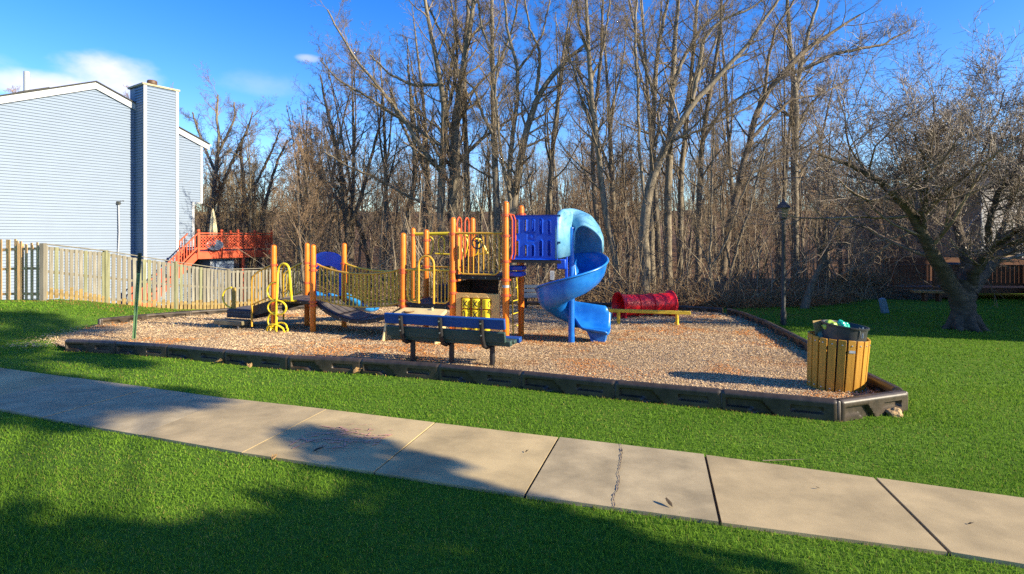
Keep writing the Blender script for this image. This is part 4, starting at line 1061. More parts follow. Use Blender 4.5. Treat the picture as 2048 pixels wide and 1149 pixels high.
# ------------------------------------------------------------------ red crawl tunnel and balance beam
def tunnel():
    s = 70.; x, y = 212 / s, F / s; ang = math.radians(17); ln = 1.72; R = .33
    mid = Vector((x + ln / 2 * math.cos(ang), y + ln / 2 * math.sin(ang))); z = g(mid.x, mid.y) + .42
    t = thing('crawl_tunnel', 'red plastic crawl tunnel with flared ends behind the yellow beam', 'tunnel', (mid.x, mid.y, z), ang)
    ry = Matrix.Rotation(math.radians(90), 3, 'Y'); h = ln / 2
    b = MB(); prof = [(R + .05, -h), (R + .055, -h + .015), (R + .01, -h + .06), (R - .03, -h + .13), (R - .04, -.28), (R - .015, -.275), (R - .015, -.255), (R - .04, -.25), (R - .04, .18), (R - .015, .185), (R - .015, .205), (R - .04, .21), (R - .03, h - .13), (R + .01, h - .06), (R + .055, h - .015), (R + .05, h)]
    b.lathe(prof, (0, 0, 0), 40, ry, cap=False); b.build('tube_shell', red_plastic, t, solid=.02, ang=60)
    for sx in (-1, 1): MB().prism([(-R - .05, -.02), (-R - .05, -.44), (-.12, -.44), (-.1, -.30), (.1, -.30), (.12, -.44), (R + .05, -.44), (R + .05, -.02), (.26, -.2), (.13, -.31), (-.13, -.31), (-.26, -.2)], lambda a, c, d: Vector((d, a, c)), sx * (h - .05) - .02, sx * (h - .05) + .02).build('support_foot', red_plastic, t)
    for k in range(3): MB().lathe([(.016, 0), (.014, .03)], ((-.7, .16, .5)[k], 0, R - .045), 8).build('bolt', red_plastic, t)
tunnel()
def beam():
    a, b = Vector((2.755, 13.74)), Vector((4.17, 13.42)); d = (b - a).normalized(); m = (a + b) / 2; z = g(*m)
    t = thing('balance_beam', 'yellow balance beam on two legs in front of the red tunnel', 'balance beam', (m.x, m.y, z + .05), math.atan2(d.y, d.x))
    L2 = (b - a).length / 2
    MB().box((.02, 0, .33), (L2 * 2 + .62, .09, .085)).build('beam', M('worn yellow coat', (.66, .45, .03), .5, var=.15), t, bevel=.01)
    for s in (-1, 1): MB().tube([(s * L2, 0, -.15), (s * L2, 0, .29)], .045, 12).build('leg', yellow, t)
beam()
# ------------------------------------------------------------------ lap siding and the blue house
def lap_wall(mb, fn, zlo, zhi, xl, xr, lap=.127, out=.034):
    """rows of lap siding; fn(x, outward, z) -> point, xl/xr give the wall's ends at a height"""
    z = zlo
    while z < zhi - .01:
        z1 = min(z + lap, zhi); a0, b0, a1, b1 = xl(z), xr(z), xl(z1), xr(z1)
        if b0 - a0 > .01:
            b1 = max(b1, a1 + .001)
            mb.add([fn(a0, out, z), fn(b0, out, z), fn(b1, .002, z1), fn(a1, .002, z1), fn(a0, -.004, z), fn(b0, -.004, z)], [(0, 1, 2, 3), (4, 5, 1, 0)])
        z += lap

HU = Vector((.552, .834)); K = Vector((-16.5, 28.3))
def house():
    H = thing('blue_house', 'tall light blue sided house with white trim and a chimney behind the wooden fence', 'house', (K.x, K.y, 0), math.atan2(HU.y, HU.x))
    zlo, eave, ridge = -2.3, 6.42, 8.42; wl = -9.48
    f = lambda x, o, z: Vector((x, -o, z))
    def xr(z): return (-.42 if z < 3.38 else 0) if z < eave else -(z - eave) / (ridge - eave) * 4.74
    def xl(z): return wl if z < eave else wl + (z - eave) / (ridge - eave) * 4.74
    b = MB(); lap_wall(b, f, zlo, ridge, xl, xr); wall = b.build('wall', siding, H, smooth_=False)
    # the other walls, solid body
    b = MB(); b.prism([(wl + .02, zlo), (-.44, zlo), (-.44, 3.36), (-.02, 3.36), (-.02, eave), (-4.74, ridge - .02), (wl + .02, eave)], lambda a, c, d: Vector((a, d, c)), .03, 9.0); b.build('rear_walls', siding_side, H, smooth_=False)
    # corner boards
    for x, z0, z1 in ((-.06, 3.34, eave + .02), (-.48, zlo, 3.40)): MB().box((x, -.022, (z0 + z1) / 2), (.12, .05, z1 - z0)).build('corner_board', white_paint, H)
    MB().box((-.21, -.012, 3.37), (.30, .04, .05)).build('trim_board', white_paint, H)
    # roof with white rakes
    for s in (-1, 1):
        p0 = Vector((-4.74, 0, ridge + .30)); p1 = Vector((-4.74 + s * (4.74 + .32), 0, eave + .30 - (ridge - eave) / 4.74 * .32))
        b = MB(); b.prism([(p0.x, p0.z), (p1.x, p1.z), (p1.x, p1.z - .05), (p0.x, p0.z - .05)], lambda a, c, d: Vector((a, d, c)), -.16, 9.3); ro = b.build('roof', roofing, H, smooth_=False)
        b = MB(); b.prism([(p0.x, p0.z - .05), (p1.x, p1.z - .05), (p1.x, p1.z - .36), (p0.x, p0.z - .36)], lambda a, c, d: Vector((a, d, c)), -.10, -.02); b.build('rake_board', white_paint, H, smooth_=False)
        if s > 0:
            MB().box((p1.x + .05, 4.5, p1.z - .10), (.12, 9.2, .12)).build('gutter', white_paint, H, bevel=.02)
        else:
            c = MB().tube([(-6.9, .9, 7.4), (-6.9, .9, 8.75)], .11, 14); c.build('vent_pipe', white_paint, ro)
            MB().box((-6.7, .9, 7.98), (1.1, .5, .05), Matrix.Rotation(-math.atan((ridge - eave) / 4.74), 3, 'Y')).build('vent_flashing', roofing, ro)
    # chimney
    ch = thing('chimney', None, None); ch.parent = H
    x0, x1, p, zt = -3.14, -1.62, .92, 8.80
    b = MB(); lap_wall(b, lambda x, o, z: Vector((x, -p - o, z)), zlo, zt, lambda z: x0, lambda z: x1)
    lap_wall(b, lambda x, o, z: Vector((x0 - o, -x, z)), zlo, zt, lambda z: 0, lambda z: p)
    lap_wall(b, lambda x, o, z: Vector((x1 + o, -x, z)), zlo, zt, lambda z: -.0, lambda z: p)
    b.build('chimney_siding', siding, ch, smooth_=False)
    MB().box(((x0 + x1) / 2, .3 - p / 2, (zlo + zt) / 2), (x1 - x0 - .02, p + .55, zt - zlo)).build('chimney_core', siding, ch)
    for x in (x0 + .055, x1 - .055): MB().box((x, -p - .018, (zlo + zt) / 2), (.135, .05, zt - zlo)).build('corner_board', white_paint, ch)
    MB().box(((x0 + x1) / 2, .3 - p / 2, zt + .05), (x1 - x0 + .14, p + .74, .10)).build('chimney_cap', cap_stone, ch, bevel=.015)
    fl = MB(); fl.lathe([(.17, 0), (.17, .16)], ((x0 + x1) / 2 - .1, -.2, zt + .10), 18); fl.build('flue', cap_stone, ch)
    fl = MB(); fl.lathe([(.20, .16), (.22, .18), (.22, .32), (.19, .36), (.0, .37)], ((x0 + x1) / 2 - .1, -.2, zt + .10), 18, cap=False); fl.build('flue_cap', rust, ch)
    # low bay below the deck
    b = MB(); lap_wall(b, lambda x, o, z: Vector((-.25 + x, -1.25 - o, z)), zlo, .40, lambda z: 0, lambda z: 1.25); b.box((.375, -.3, -.95), (1.23, 1.86, 2.66)); b.build('basement_bay', siding, H, smooth_=False)
    MB().box((.375, -1.285, .415), (1.34, .05, .06)).build('trim_board', white_paint, H)
    MB().box((-.20, -1.28, -.9), (.10, .05, 2.6)).build('corner_board', white_paint, H)
house()

def weather_pole():
    Y = 25.05; p = W(237, 402, Y); z = g(p.x, Y)
    t = thing('instrument_mast', 'thin white mast with small dark instruments in front of the blue house wall', 'mast', (p.x, Y, 0))
    MB().tube([(0, 0, z - .2), (-.02, 0, .8), (.03, 0, 1.8), (0, 0, p.z - .16)], .035, 8).build('pole', white_paint, t)
    b = MB(); b.box((0, 0, p.z - .12), (.12, .12, .12)); b.bar((-.16, 0, p.z - .06), (.2, 0, p.z + .0), .02, .02)
    for dx in (-.18, -.06, .10, .22): b.lathe([(.02, -.03), (.05, .0), (.02, .03)], (dx, 0, p.z - .02 + .03 * math.sin(dx * 30)), 8)
    b.build('instrument_head', M('dark instruments', (.07, .07, .06), .5, var=.5, scale=20), t)
weather_pole()

# ------------------------------------------------------------------ shadowbox fence
FP = [(-14.6, 16.5, 1.38), (-14.4, 18.77, 1.10), (-13.35, 21.0, .60), (-12.5, 23.3, .165), (-11.4, 25.2, .10), (-10.2, 26.8, -.08), (-9.0, 27.9, -.16)]
def fence():
    t = thing('wooden_fence', 'long weathered board fence sloping down behind the playground', 'fence', (FP[0][0], FP[0][1], 0))
    o = Vector((FP[0][0], FP[0][1], 0)); r = random.Random(2)
    for i, (x, y, z) in enumerate(FP):
        gz = g(x, y); m = fence_green if i in (1, 2) else fence_wood
        MB().box((x - o.x + .03, y - o.y, (gz + z) / 2 - .03), (.12, .12, z - gz + .1)).build('fence_post', m, t)
    for i in range(len(FP) - 1):
        a, b_ = Vector(FP[i][:2]), Vector(FP[i + 1][:2]); d = (b_ - a); L = d.length; dn = d.normalized(); nn = Vector((dn.y, -dn.x))
        za, zb = FP[i][2], FP[i + 1][2]; mb = MB(); n = int(L / .172)
        zg = lambda s: g(*(a + d * s)); ztop = lambda s: za + (zb - za) * s - .03 * math.sin(PI * s)
        P = lambda s, o_, z: Vector((a.x + d.x * s + nn.x * o_ - o.x, a.y + d.y * s + nn.y * o_ - o.y, z))
        ang = Matrix.Rotation(math.atan2(dn.y, dn.x), 3, 'Z')
        for k in range(n):
            s = (k + .5) / n; jit = r.uniform(-.012, .012)
            ss = s; z1, z0 = ztop(ss) - .05 + jit, zg(ss) + .03 + r.uniform(0, .02); wd = .130 + r.uniform(-.012, .008); foot = z0 + r.uniform(.22, .42); lean = ang @ Matrix.Rotation(r.uniform(-.008, .008), 3, 'Y')
            mb.m = r.choice((0, 0, 1, 1, 2)); mb.box(P(ss, .033, (foot + z1) / 2), (wd, .018, z1 - foot), lean); mb.m = 3; mb.box(P(ss, .033, (z0 + foot) / 2), (wd, .018, foot - z0), lean)
        mb.build('picket_panel', [fence_wood, fence_pale, fence_green, fence_mud], t, smooth_=False)
        rb_ = MB()
        for h in (.14, .52, .93):
            rb_.bar(P(.02, 0, zg(0) + (za - zg(0)) * h), P(.98, 0, zg(1) + (zb - zg(1)) * h), .036, .085)
        rb_.bar(P(0, .03, za - .0), P(1, .03, zb - .0), .10, .03)
        rb_.build('rail', fence_wood, t, smooth_=False)
    # solid boarded end
    a = Vector(FP[-1][:2]); b_ = a + Vector((1.15, .25))
    MB().prism([(0, -1.35), (1.2, -1.35), (1.2, .20), (.2, .28), (0, .20)], lambda u, c, d: Vector((a.x + u * .97 - o.x - 1.25, a.y + u * .2 + d - o.y - .5, c - .35)), -.02, .02).build('boarded_end', fence_wood, t)
    return t
fence()
def side_fence():
    A, B, D = Vector((-14.70, 16.56)), Vector((-15.62, 16.88)), Vector((-18.9, 17.7)); r = random.Random(8)
    t = thing('side_fence', 'short darker picket fence with uneven tops at the far left edge', 'fence', (A.x, A.y, 0))
    for p, q, top, nm in ((A, B, 1.36, 7), (B, D, 1.50, 19)):
        d = q - p; mb = MB(); dn = d.normalized(); nn = Vector((dn.y, -dn.x)); ang = Matrix.Rotation(math.atan2(dn.y, dn.x), 3, 'Z')
        for k in range(nm):
            s = (k + .5) / nm; c = p + d * s; side = 1 if k % 2 else -1; z0 = g(*c); z1 = top + .04 * s + r.uniform(-.05, .06)
            mb.box((c.x + nn.x * .03 * side - A.x, c.y + nn.y * .03 * side - A.y, (z0 + z1) / 2), (.09, .018, z1 - z0), ang)
        for h in (.2, 1.0, 1.62): 
            zz = g(*p) + h; mb.bar((p.x - A.x, p.y - A.y, zz), (q.x - A.x, q.y - A.y, g(*q) + h), .035, .08)
        mb.build('picket_panel', fence_dark, t, smooth_=False)
        MB().box((q.x - A.x, q.y - A.y, (g(*q) + top) / 2), (.11, .11, top - g(*q) + .05)).build('fence_post', fence_dark, t)
side_fence()

# ------------------------------------------------------------------ red deck, stairs, parasol, dish
def red_deck():
    t = thing('red_deck', 'raised orange red wooden deck with lattice railing and stairs behind the fence', 'deck', (K.x, K.y, 0), math.atan2(HU.y, HU.x))
    x0, x1, y0, y1, zt = -1.06, 2.98, -1.66, 2.6, .84; rail = 1.76
    MB().box(((x0 + x1) / 2, (y0 + y1) / 2, zt - .02), (x1 - x0, y1 - y0, .04)).build('deck_floor', deck_red, t)
    for c, d in ((((x0 + x1) / 2, y0 - .0, zt - .21), (x1 - x0 + .05, .05, .33)), ((x1, (y0 + y1) / 2, zt - .21), (.05, y1 - y0, .33)), ((x0, (y0 + y1) / 2, zt - .21), (.05, y1 - y0, .33))):
        MB().box(c, d).build('rim_board', deck_red, t)
    jo = MB()
    for k in range(9): jo.box((x0 + .3 + k * .44, (y0 + y1) / 2, zt - .16), (.05, y1 - y0 - .1, .2))
    jo.build('joists', deck_red, t)
    xs = [x0 + .05, .14, .99, 1.94, 2.92]
    def newel(x, y, z0, z1, par=t):
        b = MB(); b.box((x, y, (z0 + z1) / 2), (.10, .10, z1 - z0)); po = b.build('newel_post', deck_red, par)
        k = MB(); k.lathe([(.055, z1), (.075, z1 + .02), (.08, z1 + .07), (.055, z1 + .125), (.001, z1 + .14)], (x, y, 0), 12, cap=False); k.build('ball_cap', deck_red, po)
    for x in xs: newel(x, y0, zt - .36, rail + .06)
    newel(xs[-1], y1, zt - .36, rail + .06); newel(xs[-1], (y0 + y1) / 2, zt - .36, rail + .06)
    def lattice_bay(p, q, name):
        p, q = Vector(p), Vector(q); d = q - p; L = d.length; dn = d / L
        P = lambda s, z: Vector((p.x + dn.x * s, p.y + dn.y * s, z))
        for zz, w_, h_ in ((rail, .09, .05), (rail - .12, .05, .06), (zt + .14, .05, .08)):
            fr = MB(); fr.bar(P(.05, zz), P(L - .05, zz), w_, h_); fr.build('rail', deck_red, t, smooth_=False)
        la = MB(); zl, zh = zt + .17, rail - .14; hgt = zh - zl; st = .15
        for sg in (1, -1):
            s = -hgt
            while s < L:
                a0, b0 = max(s, .05), min(s + hgt, L - .05)
                if b0 - a0 > .02:
                    za, zb = (zl + (a0 - s), zl + (b0 - s)) if sg > 0 else (zh - (a0 - s), zh - (b0 - s))
                    nrm = Vector((-dn.y, dn.x, 0)); off = nrm * (.008 * sg)
                    la.bar(P(a0, za) + off, P(b0, zb) + off, .010, .032, up=(0, 0, 1))
                s += st
        la.build('lattice', deck_red, t, smooth_=False)
    for i in range(4): lattice_bay((xs[i], y0), (xs[i + 1], y0), 'front')
    lattice_bay((xs[-1], y0), (xs[-1], (y0 + y1) / 2), 'side'); lattice_bay((xs[-1], (y0 + y1) / 2), (xs[-1], y1), 'side')
    for x, y in ((2.9, y0 + .05), (1.3, y0 + .05), (2.9, y1), (.1, y1)): MB().box((x, y, -.9), (.12, .12, 2.9)).build('support_post', deck_red, t)
    # stairs going down along the side of the house
    run, drop = 2.5, 2.6; a = math.atan2(drop, run)
    st = thing('stairs', None, None); st.parent = t
    for y in (y0 - .0, y0 + 1.0):
        b = MB(); b.bar((x0, y, zt - .16), (x0 - run, y, zt - .16 - drop), .05, .30); b.build('stringer', deck_red, st)
        b = MB(); b.bar((x0, y, rail - .02), (x0 - run, y, rail - .02 - drop), .08, .05); b.bar((x0, y, zt + .20), (x0 - run, y, zt + .20 - drop), .04, .07)
        for k in range(1, 20):
            s = k / 20.; b.box((x0 - run * s, y, zt + .20 - drop * s + .36), (.035, .035, .74))
        b.build('stair_rail', deck_red, st)
        for s in (.36, 1.0):
            xx = x0 - run * s; zz = rail - drop * s; bb = MB(); bb.box((xx, y, zz - .6), (.10, .10, 1.3)); bb.build('newel_post', deck_red, st)
    tr = MB()
    for k in range(12): s = (k + .5) / 12.; tr.box((x0 - run * s, y0 + .5, zt - .1 - drop * s), (.27, .96, .04))
    tr.build('stair_tread', deck_red, st)
    newel(x0 - .85, y0 + 1.0, zt - .2, rail + .18, st)
red_deck()
def ldk(x, y): v = HU; return (K.x + v.x * x - v.y * y, K.y + v.y * x + v.x * y)
def parasol():
    x, y = ldk(.25, -.6); t = thing('closed_parasol', 'closed cream parasol standing on the red deck', 'parasol', (x, y, .84))
    MB().tube([(0, 0, 0), (0, 0, 2.15)], .025, 8).build('pole', white_paint, t)
    b = MB(); rows = []
    for z, r in ((.85, .17), (.9, .19), (1.2, .16), (1.6, .12), (1.95, .07), (2.15, .03), (2.22, .012)):
        rows.append([Vector(((r * (1 + .28 * math.cos(6 * a))) * math.cos(a), (r * (1 + .28 * math.cos(6 * a))) * math.sin(a), z)) for a in np.linspace(0, 2 * PI, 37)[:-1]])
    b.rows(rows, closed=True); b.build('folded_canopy', canvas, t)
    MB().lathe([(.25, 0), (.25, .05), (.05, .10)], n=16).build('base', black_metal, t)
parasol()
def dish():
    x, y = ldk(.02, -2.05); p = W(429, 492, y)
    t = thing('satellite_dish', 'grey satellite dish in front of the red deck railing', 'satellite dish', (p.x, y, p.z))
    rot = (math.radians(62), 0, math.radians(30))
    b = MB(); rows = []
    for r in np.linspace(0.02, 1, 9): rows.append([Vector((.40 * r * math.cos(a), .30 * r * math.sin(a), .10 * r * r)) for a in np.linspace(0, 2 * PI, 33)[:-1]])
    b.rows(rows, closed=True); b.build('reflector', M('grey dish', (.10, .125, .15), .35, var=.1), t, solid=.012, rot=rot)
    b = MB(); b.tube([(0, .1, -.05), (.02, .15, -.25), (.03, .30, -.48)], .025, 8); b.build('mount_arm', black_metal, t)
    b = MB(); b.tube([(.03, .02, -.30), (.16, -.28, -.30), (.20, -.42, -.06)], .014, 6); b.box((.20, -.44, -.02), (.09, .09, .10)); b.build('receiver_arm', charcoal, t)
    MB().box((.03, .33, -.5), (.22, .06, .10)).build('mount_plate', black_metal, t)
dish()
def yard_chair():
    x, y = ldk(2.3, -.2); t = thing('garden_chair', 'pale teal garden chair under the red deck', 'chair', (x, y, g(x, y)), 2.4); mm = M('pale teal plastic', (.30, .55, .52), .5)
    for k in range(5): MB().box((-.24 + k * .12, .25, .85 - .02 * abs(k - 2)), (.10, .02, .75), Matrix.Rotation(-.3, 3, 'X')).build('back_slat', mm, t)
    MB().box((0, 0, .42), (.6, .5, .03)).build('seat', mm, t)
    for sx in (-1, 1):
        MB().box((sx * .34, -.02, .62), (.12, .65, .03)).build('armrest', mm, t)
        for sy in (-.25, .22): MB().box((sx * .31, sy, .3), (.05, .08, .62)).build('leg', mm, t)
yard_chair()

# ------------------------------------------------------------------ grey house and brown deck on the right
def grey_house():
    X0, X1, Y0, Y1, zlo, zh = 22.6, 34, 25.6, 36, -1.6, 3.95
    t = thing('grey_house', 'grey lilac sided house partly hidden behind the big tree on the right', 'house', (X0, Y0, 0))
    b = MB(); lap_wall(b, lambda x, o, z: Vector((x, -o, z)), .75, zh, lambda z: 0, lambda z: X1 - X0); b.build('front_wall', siding_grey, t, smooth_=False)
    MB().box(((X1 - X0) / 2, (Y1 - Y0) / 2 + .02, (zlo + zh) / 2), (X1 - X0 - .02, Y1 - Y0, zh - zlo)).build('rear_walls', M('tan base wall', (.30, .22, .14), .8), t)
    MB().box((.06, -.02, 2.35), (.12, .05, 3.2)).build('corner_board', white_paint, t); MB().box((1.15, -.02, 1.5), (.10, .05, 1.5)).build('corner_board', white_paint, t)
    b = MB(); b.prism([(-.4, zh), (5.7, zh + 1.5), (11.8, zh), (11.8, zh - .12), (5.7, zh + 1.36), (-.4, zh - .12)], lambda a, c, d: Vector((a, d, c)), -.3, Y1 - Y0 + .3); b.build('roof', roofing, t, smooth_=False)
    for x, z, w, h in ((2.35, 3.05, .8, 1.1), (2.4, .95, .9, 1.1)):
        w_ = MB().box((x, -.02, z), (w, .06, h)); wo = w_.build('window_frame', white_paint, t); MB().box((x, -.045, z), (w - .14, .02, h - .14)).build('window_pane', glass_dark, wo)
grey_house()

def brown_deck():
    t = thing('brown_deck', 'shaded brown wooden deck with railing and steps behind the big tree', 'deck', (16.0, 22.2, 0), math.radians(-6))
    gz = -1.05; zf = -.50; L, Dp = 9.5, 3.4
    MB().box((L / 2, Dp / 2, zf - .02), (L, Dp, .04)).build('deck_floor', deck_brown, t)
    MB().box((1.6, 0, zf - .22), (3.2, .05, .42)).build('skirt_board', deck_brown, t)
    MB().box((6.4, 0, zf - .12), (6.3, .05, .22)).build('rim_board', deck_brown, t)
    for x in (0, 1.55, 3.1, 5.4, 7.2, 9.4):
        MB().box((x, .0, zf + .25), (.11, .11, 1.6)).build('rail_post', deck_brown, t)
    def rail(xa, xb, solid):
        b = MB(); b.box(((xa + xb) / 2, 0, zf + .92), (xb - xa, .10, .04)); b.box(((xa + xb) / 2, 0, zf + .12), (xb - xa, .05, .07))
        n = int((xb - xa) / (.14 if not solid else .16))
        for k in range(n): b.box((xa + (k + .5) * (xb - xa) / n, 0, zf + .52), (.045 if not solid else .14, .04 if not solid else .02, .80))
        b.build('railing', deck_brown, t, smooth_=False)
    rail(0, 1.55, False); rail(1.55, 3.1, True); rail(3.1, 5.4, True); rail(5.4, 7.2, False)
    st = thing('steps', None, None); st.parent = t
    for k in range(3): MB().box((8.2, -.25 - .3 * k, zf - .12 - .17 * k), (1.6, .32, .05)).build('step_tread', deck_brown, st)
    for x in (7.3, 9.1):
        MB().box((x, -1.15, gz + .5), (.11, .11, 1.15)).build('newel_post', deck_brown, st)
        b = MB(); b.bar((x, 0, zf + .95), (x, -1.15, gz + 1.05), .08, .05); b.bar((x, 0, zf - .1), (x, -1.15, gz + .1), .05, .25); b.build('stair_rail', deck_brown, st)
    # wall of boards farther back
    MB().box((5.5, Dp, zf + .55), (8, .05, 1.1)).build('back_screen', deck_brown, t)
brown_deck()
def plank_bench():
    t = thing('plank_bench', 'low orange brown plank bench at the left end of the brown deck', 'bench', (16.35, 20.9, g(16.35, 20.9)), math.radians(-14)); m = M('lit plank', (.34, .17, .05), .7)
    MB().box((0, 0, .40), (1.05, .36, .09)).build('seat_plank', m, t)
    for x in (-.1, .38): MB().box((x, 0, .18), (.10, .26, .38)).build('leg', deck_brown, t)
plank_bench()
def grill():
    x, y = 19.3, 23.4; t = thing('covered_grill', 'dark covered grill standing on the brown deck', 'grill', (x, y, -.5))
    MB().box((0, 0, .5), (1.0, .5, .9)).build('cover', M('black cover', (.012, .012, .016), .5), t, bevel=.08)
    MB().box((0, 0, .04), (.8, .4, .08)).build('base', black_metal, t)
grill()

# neighbouring house outside the picture on the right: its shadow lies over the right lawn
def neighbour_house():
    t = thing('neighbour_house', 'long beige sided house right of the lawn, outside the picture', 'house', (20.5, 6.8, 0))
    wall = M('beige siding', (.5, .45, .36), .6, var=.04); zl, zh, dx, dy = -1.4, 5.6, 9.0, 14.4
    b = MB(); b.prism([(0, zl), (dx, zl), (dx, zh), (dx / 2, zh + 2.4), (0, zh)], lambda a, c, d: Vector((a, d, c)), 0, dy); b.build('wall', wall, t, smooth_=False)
    for s in (0, 1):
        b = MB(); e = -.3 if s == 0 else dx + .3; ze = zh - .16
        b.prism([(e, ze), (dx / 2, zh + 2.42), (dx / 2, zh + 2.54), (e, ze + .14)], lambda a, c, d: Vector((a, d, c)), -.25, dy + .25); b.build('roof', roofing, t, smooth_=False)
    for y in (1.6, 4.6, 8.2, 11.2):
        for z in (.4, 3.6):
            w = MB().box((-.01, y, z), (.06, 1.0, 1.4)).build('window_frame', white_paint, t); MB().box((-.04, y, z), (.02, .84, 1.24)).build('window_pane', glass_dark, w)
neighbour_house()
# ------------------------------------------------------------------ trees
def frames(P):
    T = np.gradient(P, axis=1); T /= np.linalg.norm(T, axis=2, keepdims=True) + 1e-9
    m = T.mean(1); ref = np.zeros_like(m); ax = np.argmin(np.abs(m), axis=1); ref[np.arange(len(m)), ax] = 1
    S = np.cross(T, ref[:, None, :]); S /= np.linalg.norm(S, axis=2, keepdims=True) + 1e-9
    return T, S, np.cross(T, S)

def tubes_np(groups):
    """groups: list of (P (N,n,3), R (N,n), sides) -> verts, quads"""
    VV, QQ, base = [], [], 0
    for P, R, k in groups:
        if len(P) == 0: continue
        N, n = P.shape[:2]; T, S, U = frames(P); a = np.arange(k) * 2 * PI / k
        V = P[:, :, None, :] + R[:, :, None, None] * (np.cos(a)[None, None, :, None] * S[:, :, None, :] + np.sin(a)[None, None, :, None] * U[:, :, None, :])
        idx = base + np.arange(N * n * k).reshape(N, n, k); nx = np.roll(idx, -1, axis=2)
        Q = np.stack([idx[:, :-1], nx[:, :-1], nx[:, 1:], idx[:, 1:]], -1).reshape(-1, 4)
        VV.append(V.reshape(-1, 3)); QQ.append(Q); base += N * n * k
    return np.concatenate(VV), np.concatenate(QQ)

def sprout(P, R, r, per, tmin, tmax, ang, lenf, n, wob, trop, rf, rmin, lmin=0, flat=0, falloff=.6, absmax=99):
    """grows `per` children from every branch in P; returns (P2, R2)"""
    N, m = P.shape[:2]
    if N == 0: return np.zeros((0, n, 3)), np.zeros((0, n))
    L = np.linalg.norm(np.diff(P, axis=1), axis=2).sum(1)
    t = (np.arange(per)[None, :] + r.random((N, per))) / per; t = tmin + (tmax - tmin) * t
    f = t * (m - 1); i = np.clip(f.astype(int), 0, m - 2); w = (f - i)[..., None]; rows = np.arange(N)[:, None]
    p0 = P[rows, i] * (1 - w) + P[rows, i + 1] * w; d0 = P[rows, i + 1] - P[rows, i]; d0 /= np.linalg.norm(d0, axis=2, keepdims=True) + 1e-9
    r0 = R[rows, i] * (1 - w[..., 0]) + R[rows, i + 1] * w[..., 0]
    rv = r.normal(size=(N, per, 3)); rv[..., 2] *= (1 - flat); rv -= d0 * (rv * d0).sum(-1, keepdims=True); rv /= np.linalg.norm(rv, axis=2, keepdims=True) + 1e-9
    a = np.radians(r.normal(ang, ang * .25, (N, per)))[..., None]
    d = d0 * np.cos(a) + rv * np.sin(a)
    ln = np.clip(L[:, None] * lenf * (1 - falloff * t) * r.uniform(.55, 1.25, (N, per)), lmin, absmax)
    M_ = N * per; d = d.reshape(M_, 3); p = p0.reshape(M_, 3); ln = ln.reshape(M_); rr = np.maximum(r0.reshape(M_) * rf * r.uniform(.7, 1.1, M_), rmin)
    out = np.empty((M_, n, 3)); out[:, 0] = p; step = (ln / (n - 1))[:, None]
    for k in range(1, n):
        d = d + r.normal(0, wob, (M_, 3)); d[:, 2] += trop; d /= np.linalg.norm(d, axis=1, keepdims=True); out[:, k] = out[:, k - 1] + d * step
    taper = 1 - .72 * np.linspace(0, 1, n) ** .9
    return out, np.maximum(rr[:, None] * taper[None, :], rmin * .6)

def crown_from(limbs, r, spec, rmin):
    """limbs: list of (P (1,n,3), R (1,n)); spec: list of sprout settings per level -> groups of tubes"""
    groups = []; P, R = limbs
    for s in spec:
        P2, R2 = sprout(P, R, r, s['per'], s.get('t0', .3), s.get('t1', 1.0), s['ang'], s['len'], s['n'], s.get('wob', .12), s.get('trop', .05), s.get('rf', .5), max(rmin, s.get('rmin', 0)), s.get('lmin', .1), s.get('flat', 0), s.get('fall', .6), s.get('max', 99))
        groups.append((P2, R2, s['k'])); P, R = P2, R2
    return groups

def spline(pts, n):
    """smooth polyline through points (with radius as 4th value)"""
    pts = np.array(pts, float); d = np.concatenate([[0], np.cumsum(np.linalg.norm(np.diff(pts[:, :3], axis=0), axis=1))]); s = np.linspace(0, d[-1], n)
    q = np.stack([np.interp(s, d, pts[:, k]) for k in range(pts.shape[1])], -1)
    for _ in range(2): q[1:-1] = .25 * q[:-2] + .5 * q[1:-1] + .25 * q[2:]
    return q

def build_tree(name, trunk_groups, crown_groups, bark, twig, loc, label, cat, group=None, rz=0):
    t = thing(name, label, cat, loc, rz, group)
    V, Q = tubes_np(trunk_groups); np_mesh('trunk', V, Q, 4, bark, t, smooth_=True)
    V, Q = tubes_np(crown_groups); np_mesh('crown', V, Q, 4, twig, t, smooth_=True)
    return t

SPEC = [dict(per=15, t0=.28, t1=.97, ang=42, len=.42, n=9, wob=.13, trop=.07, rf=.42, k=5, fall=.62),
        dict(per=8, t0=.2, t1=1.0, ang=38, len=.52, n=7, wob=.15, trop=.05, rf=.55, k=4, fall=.5),
        dict(per=7, t0=.2, t1=1.0, ang=38, len=.55, n=5, wob=.18, trop=.04, rf=.6, k=3, fall=.5),
        dict(per=4, t0=.2, t1=1.0, ang=38, len=.60, n=4, wob=.2, trop=.03, rf=.7, k=3, fall=.4)]

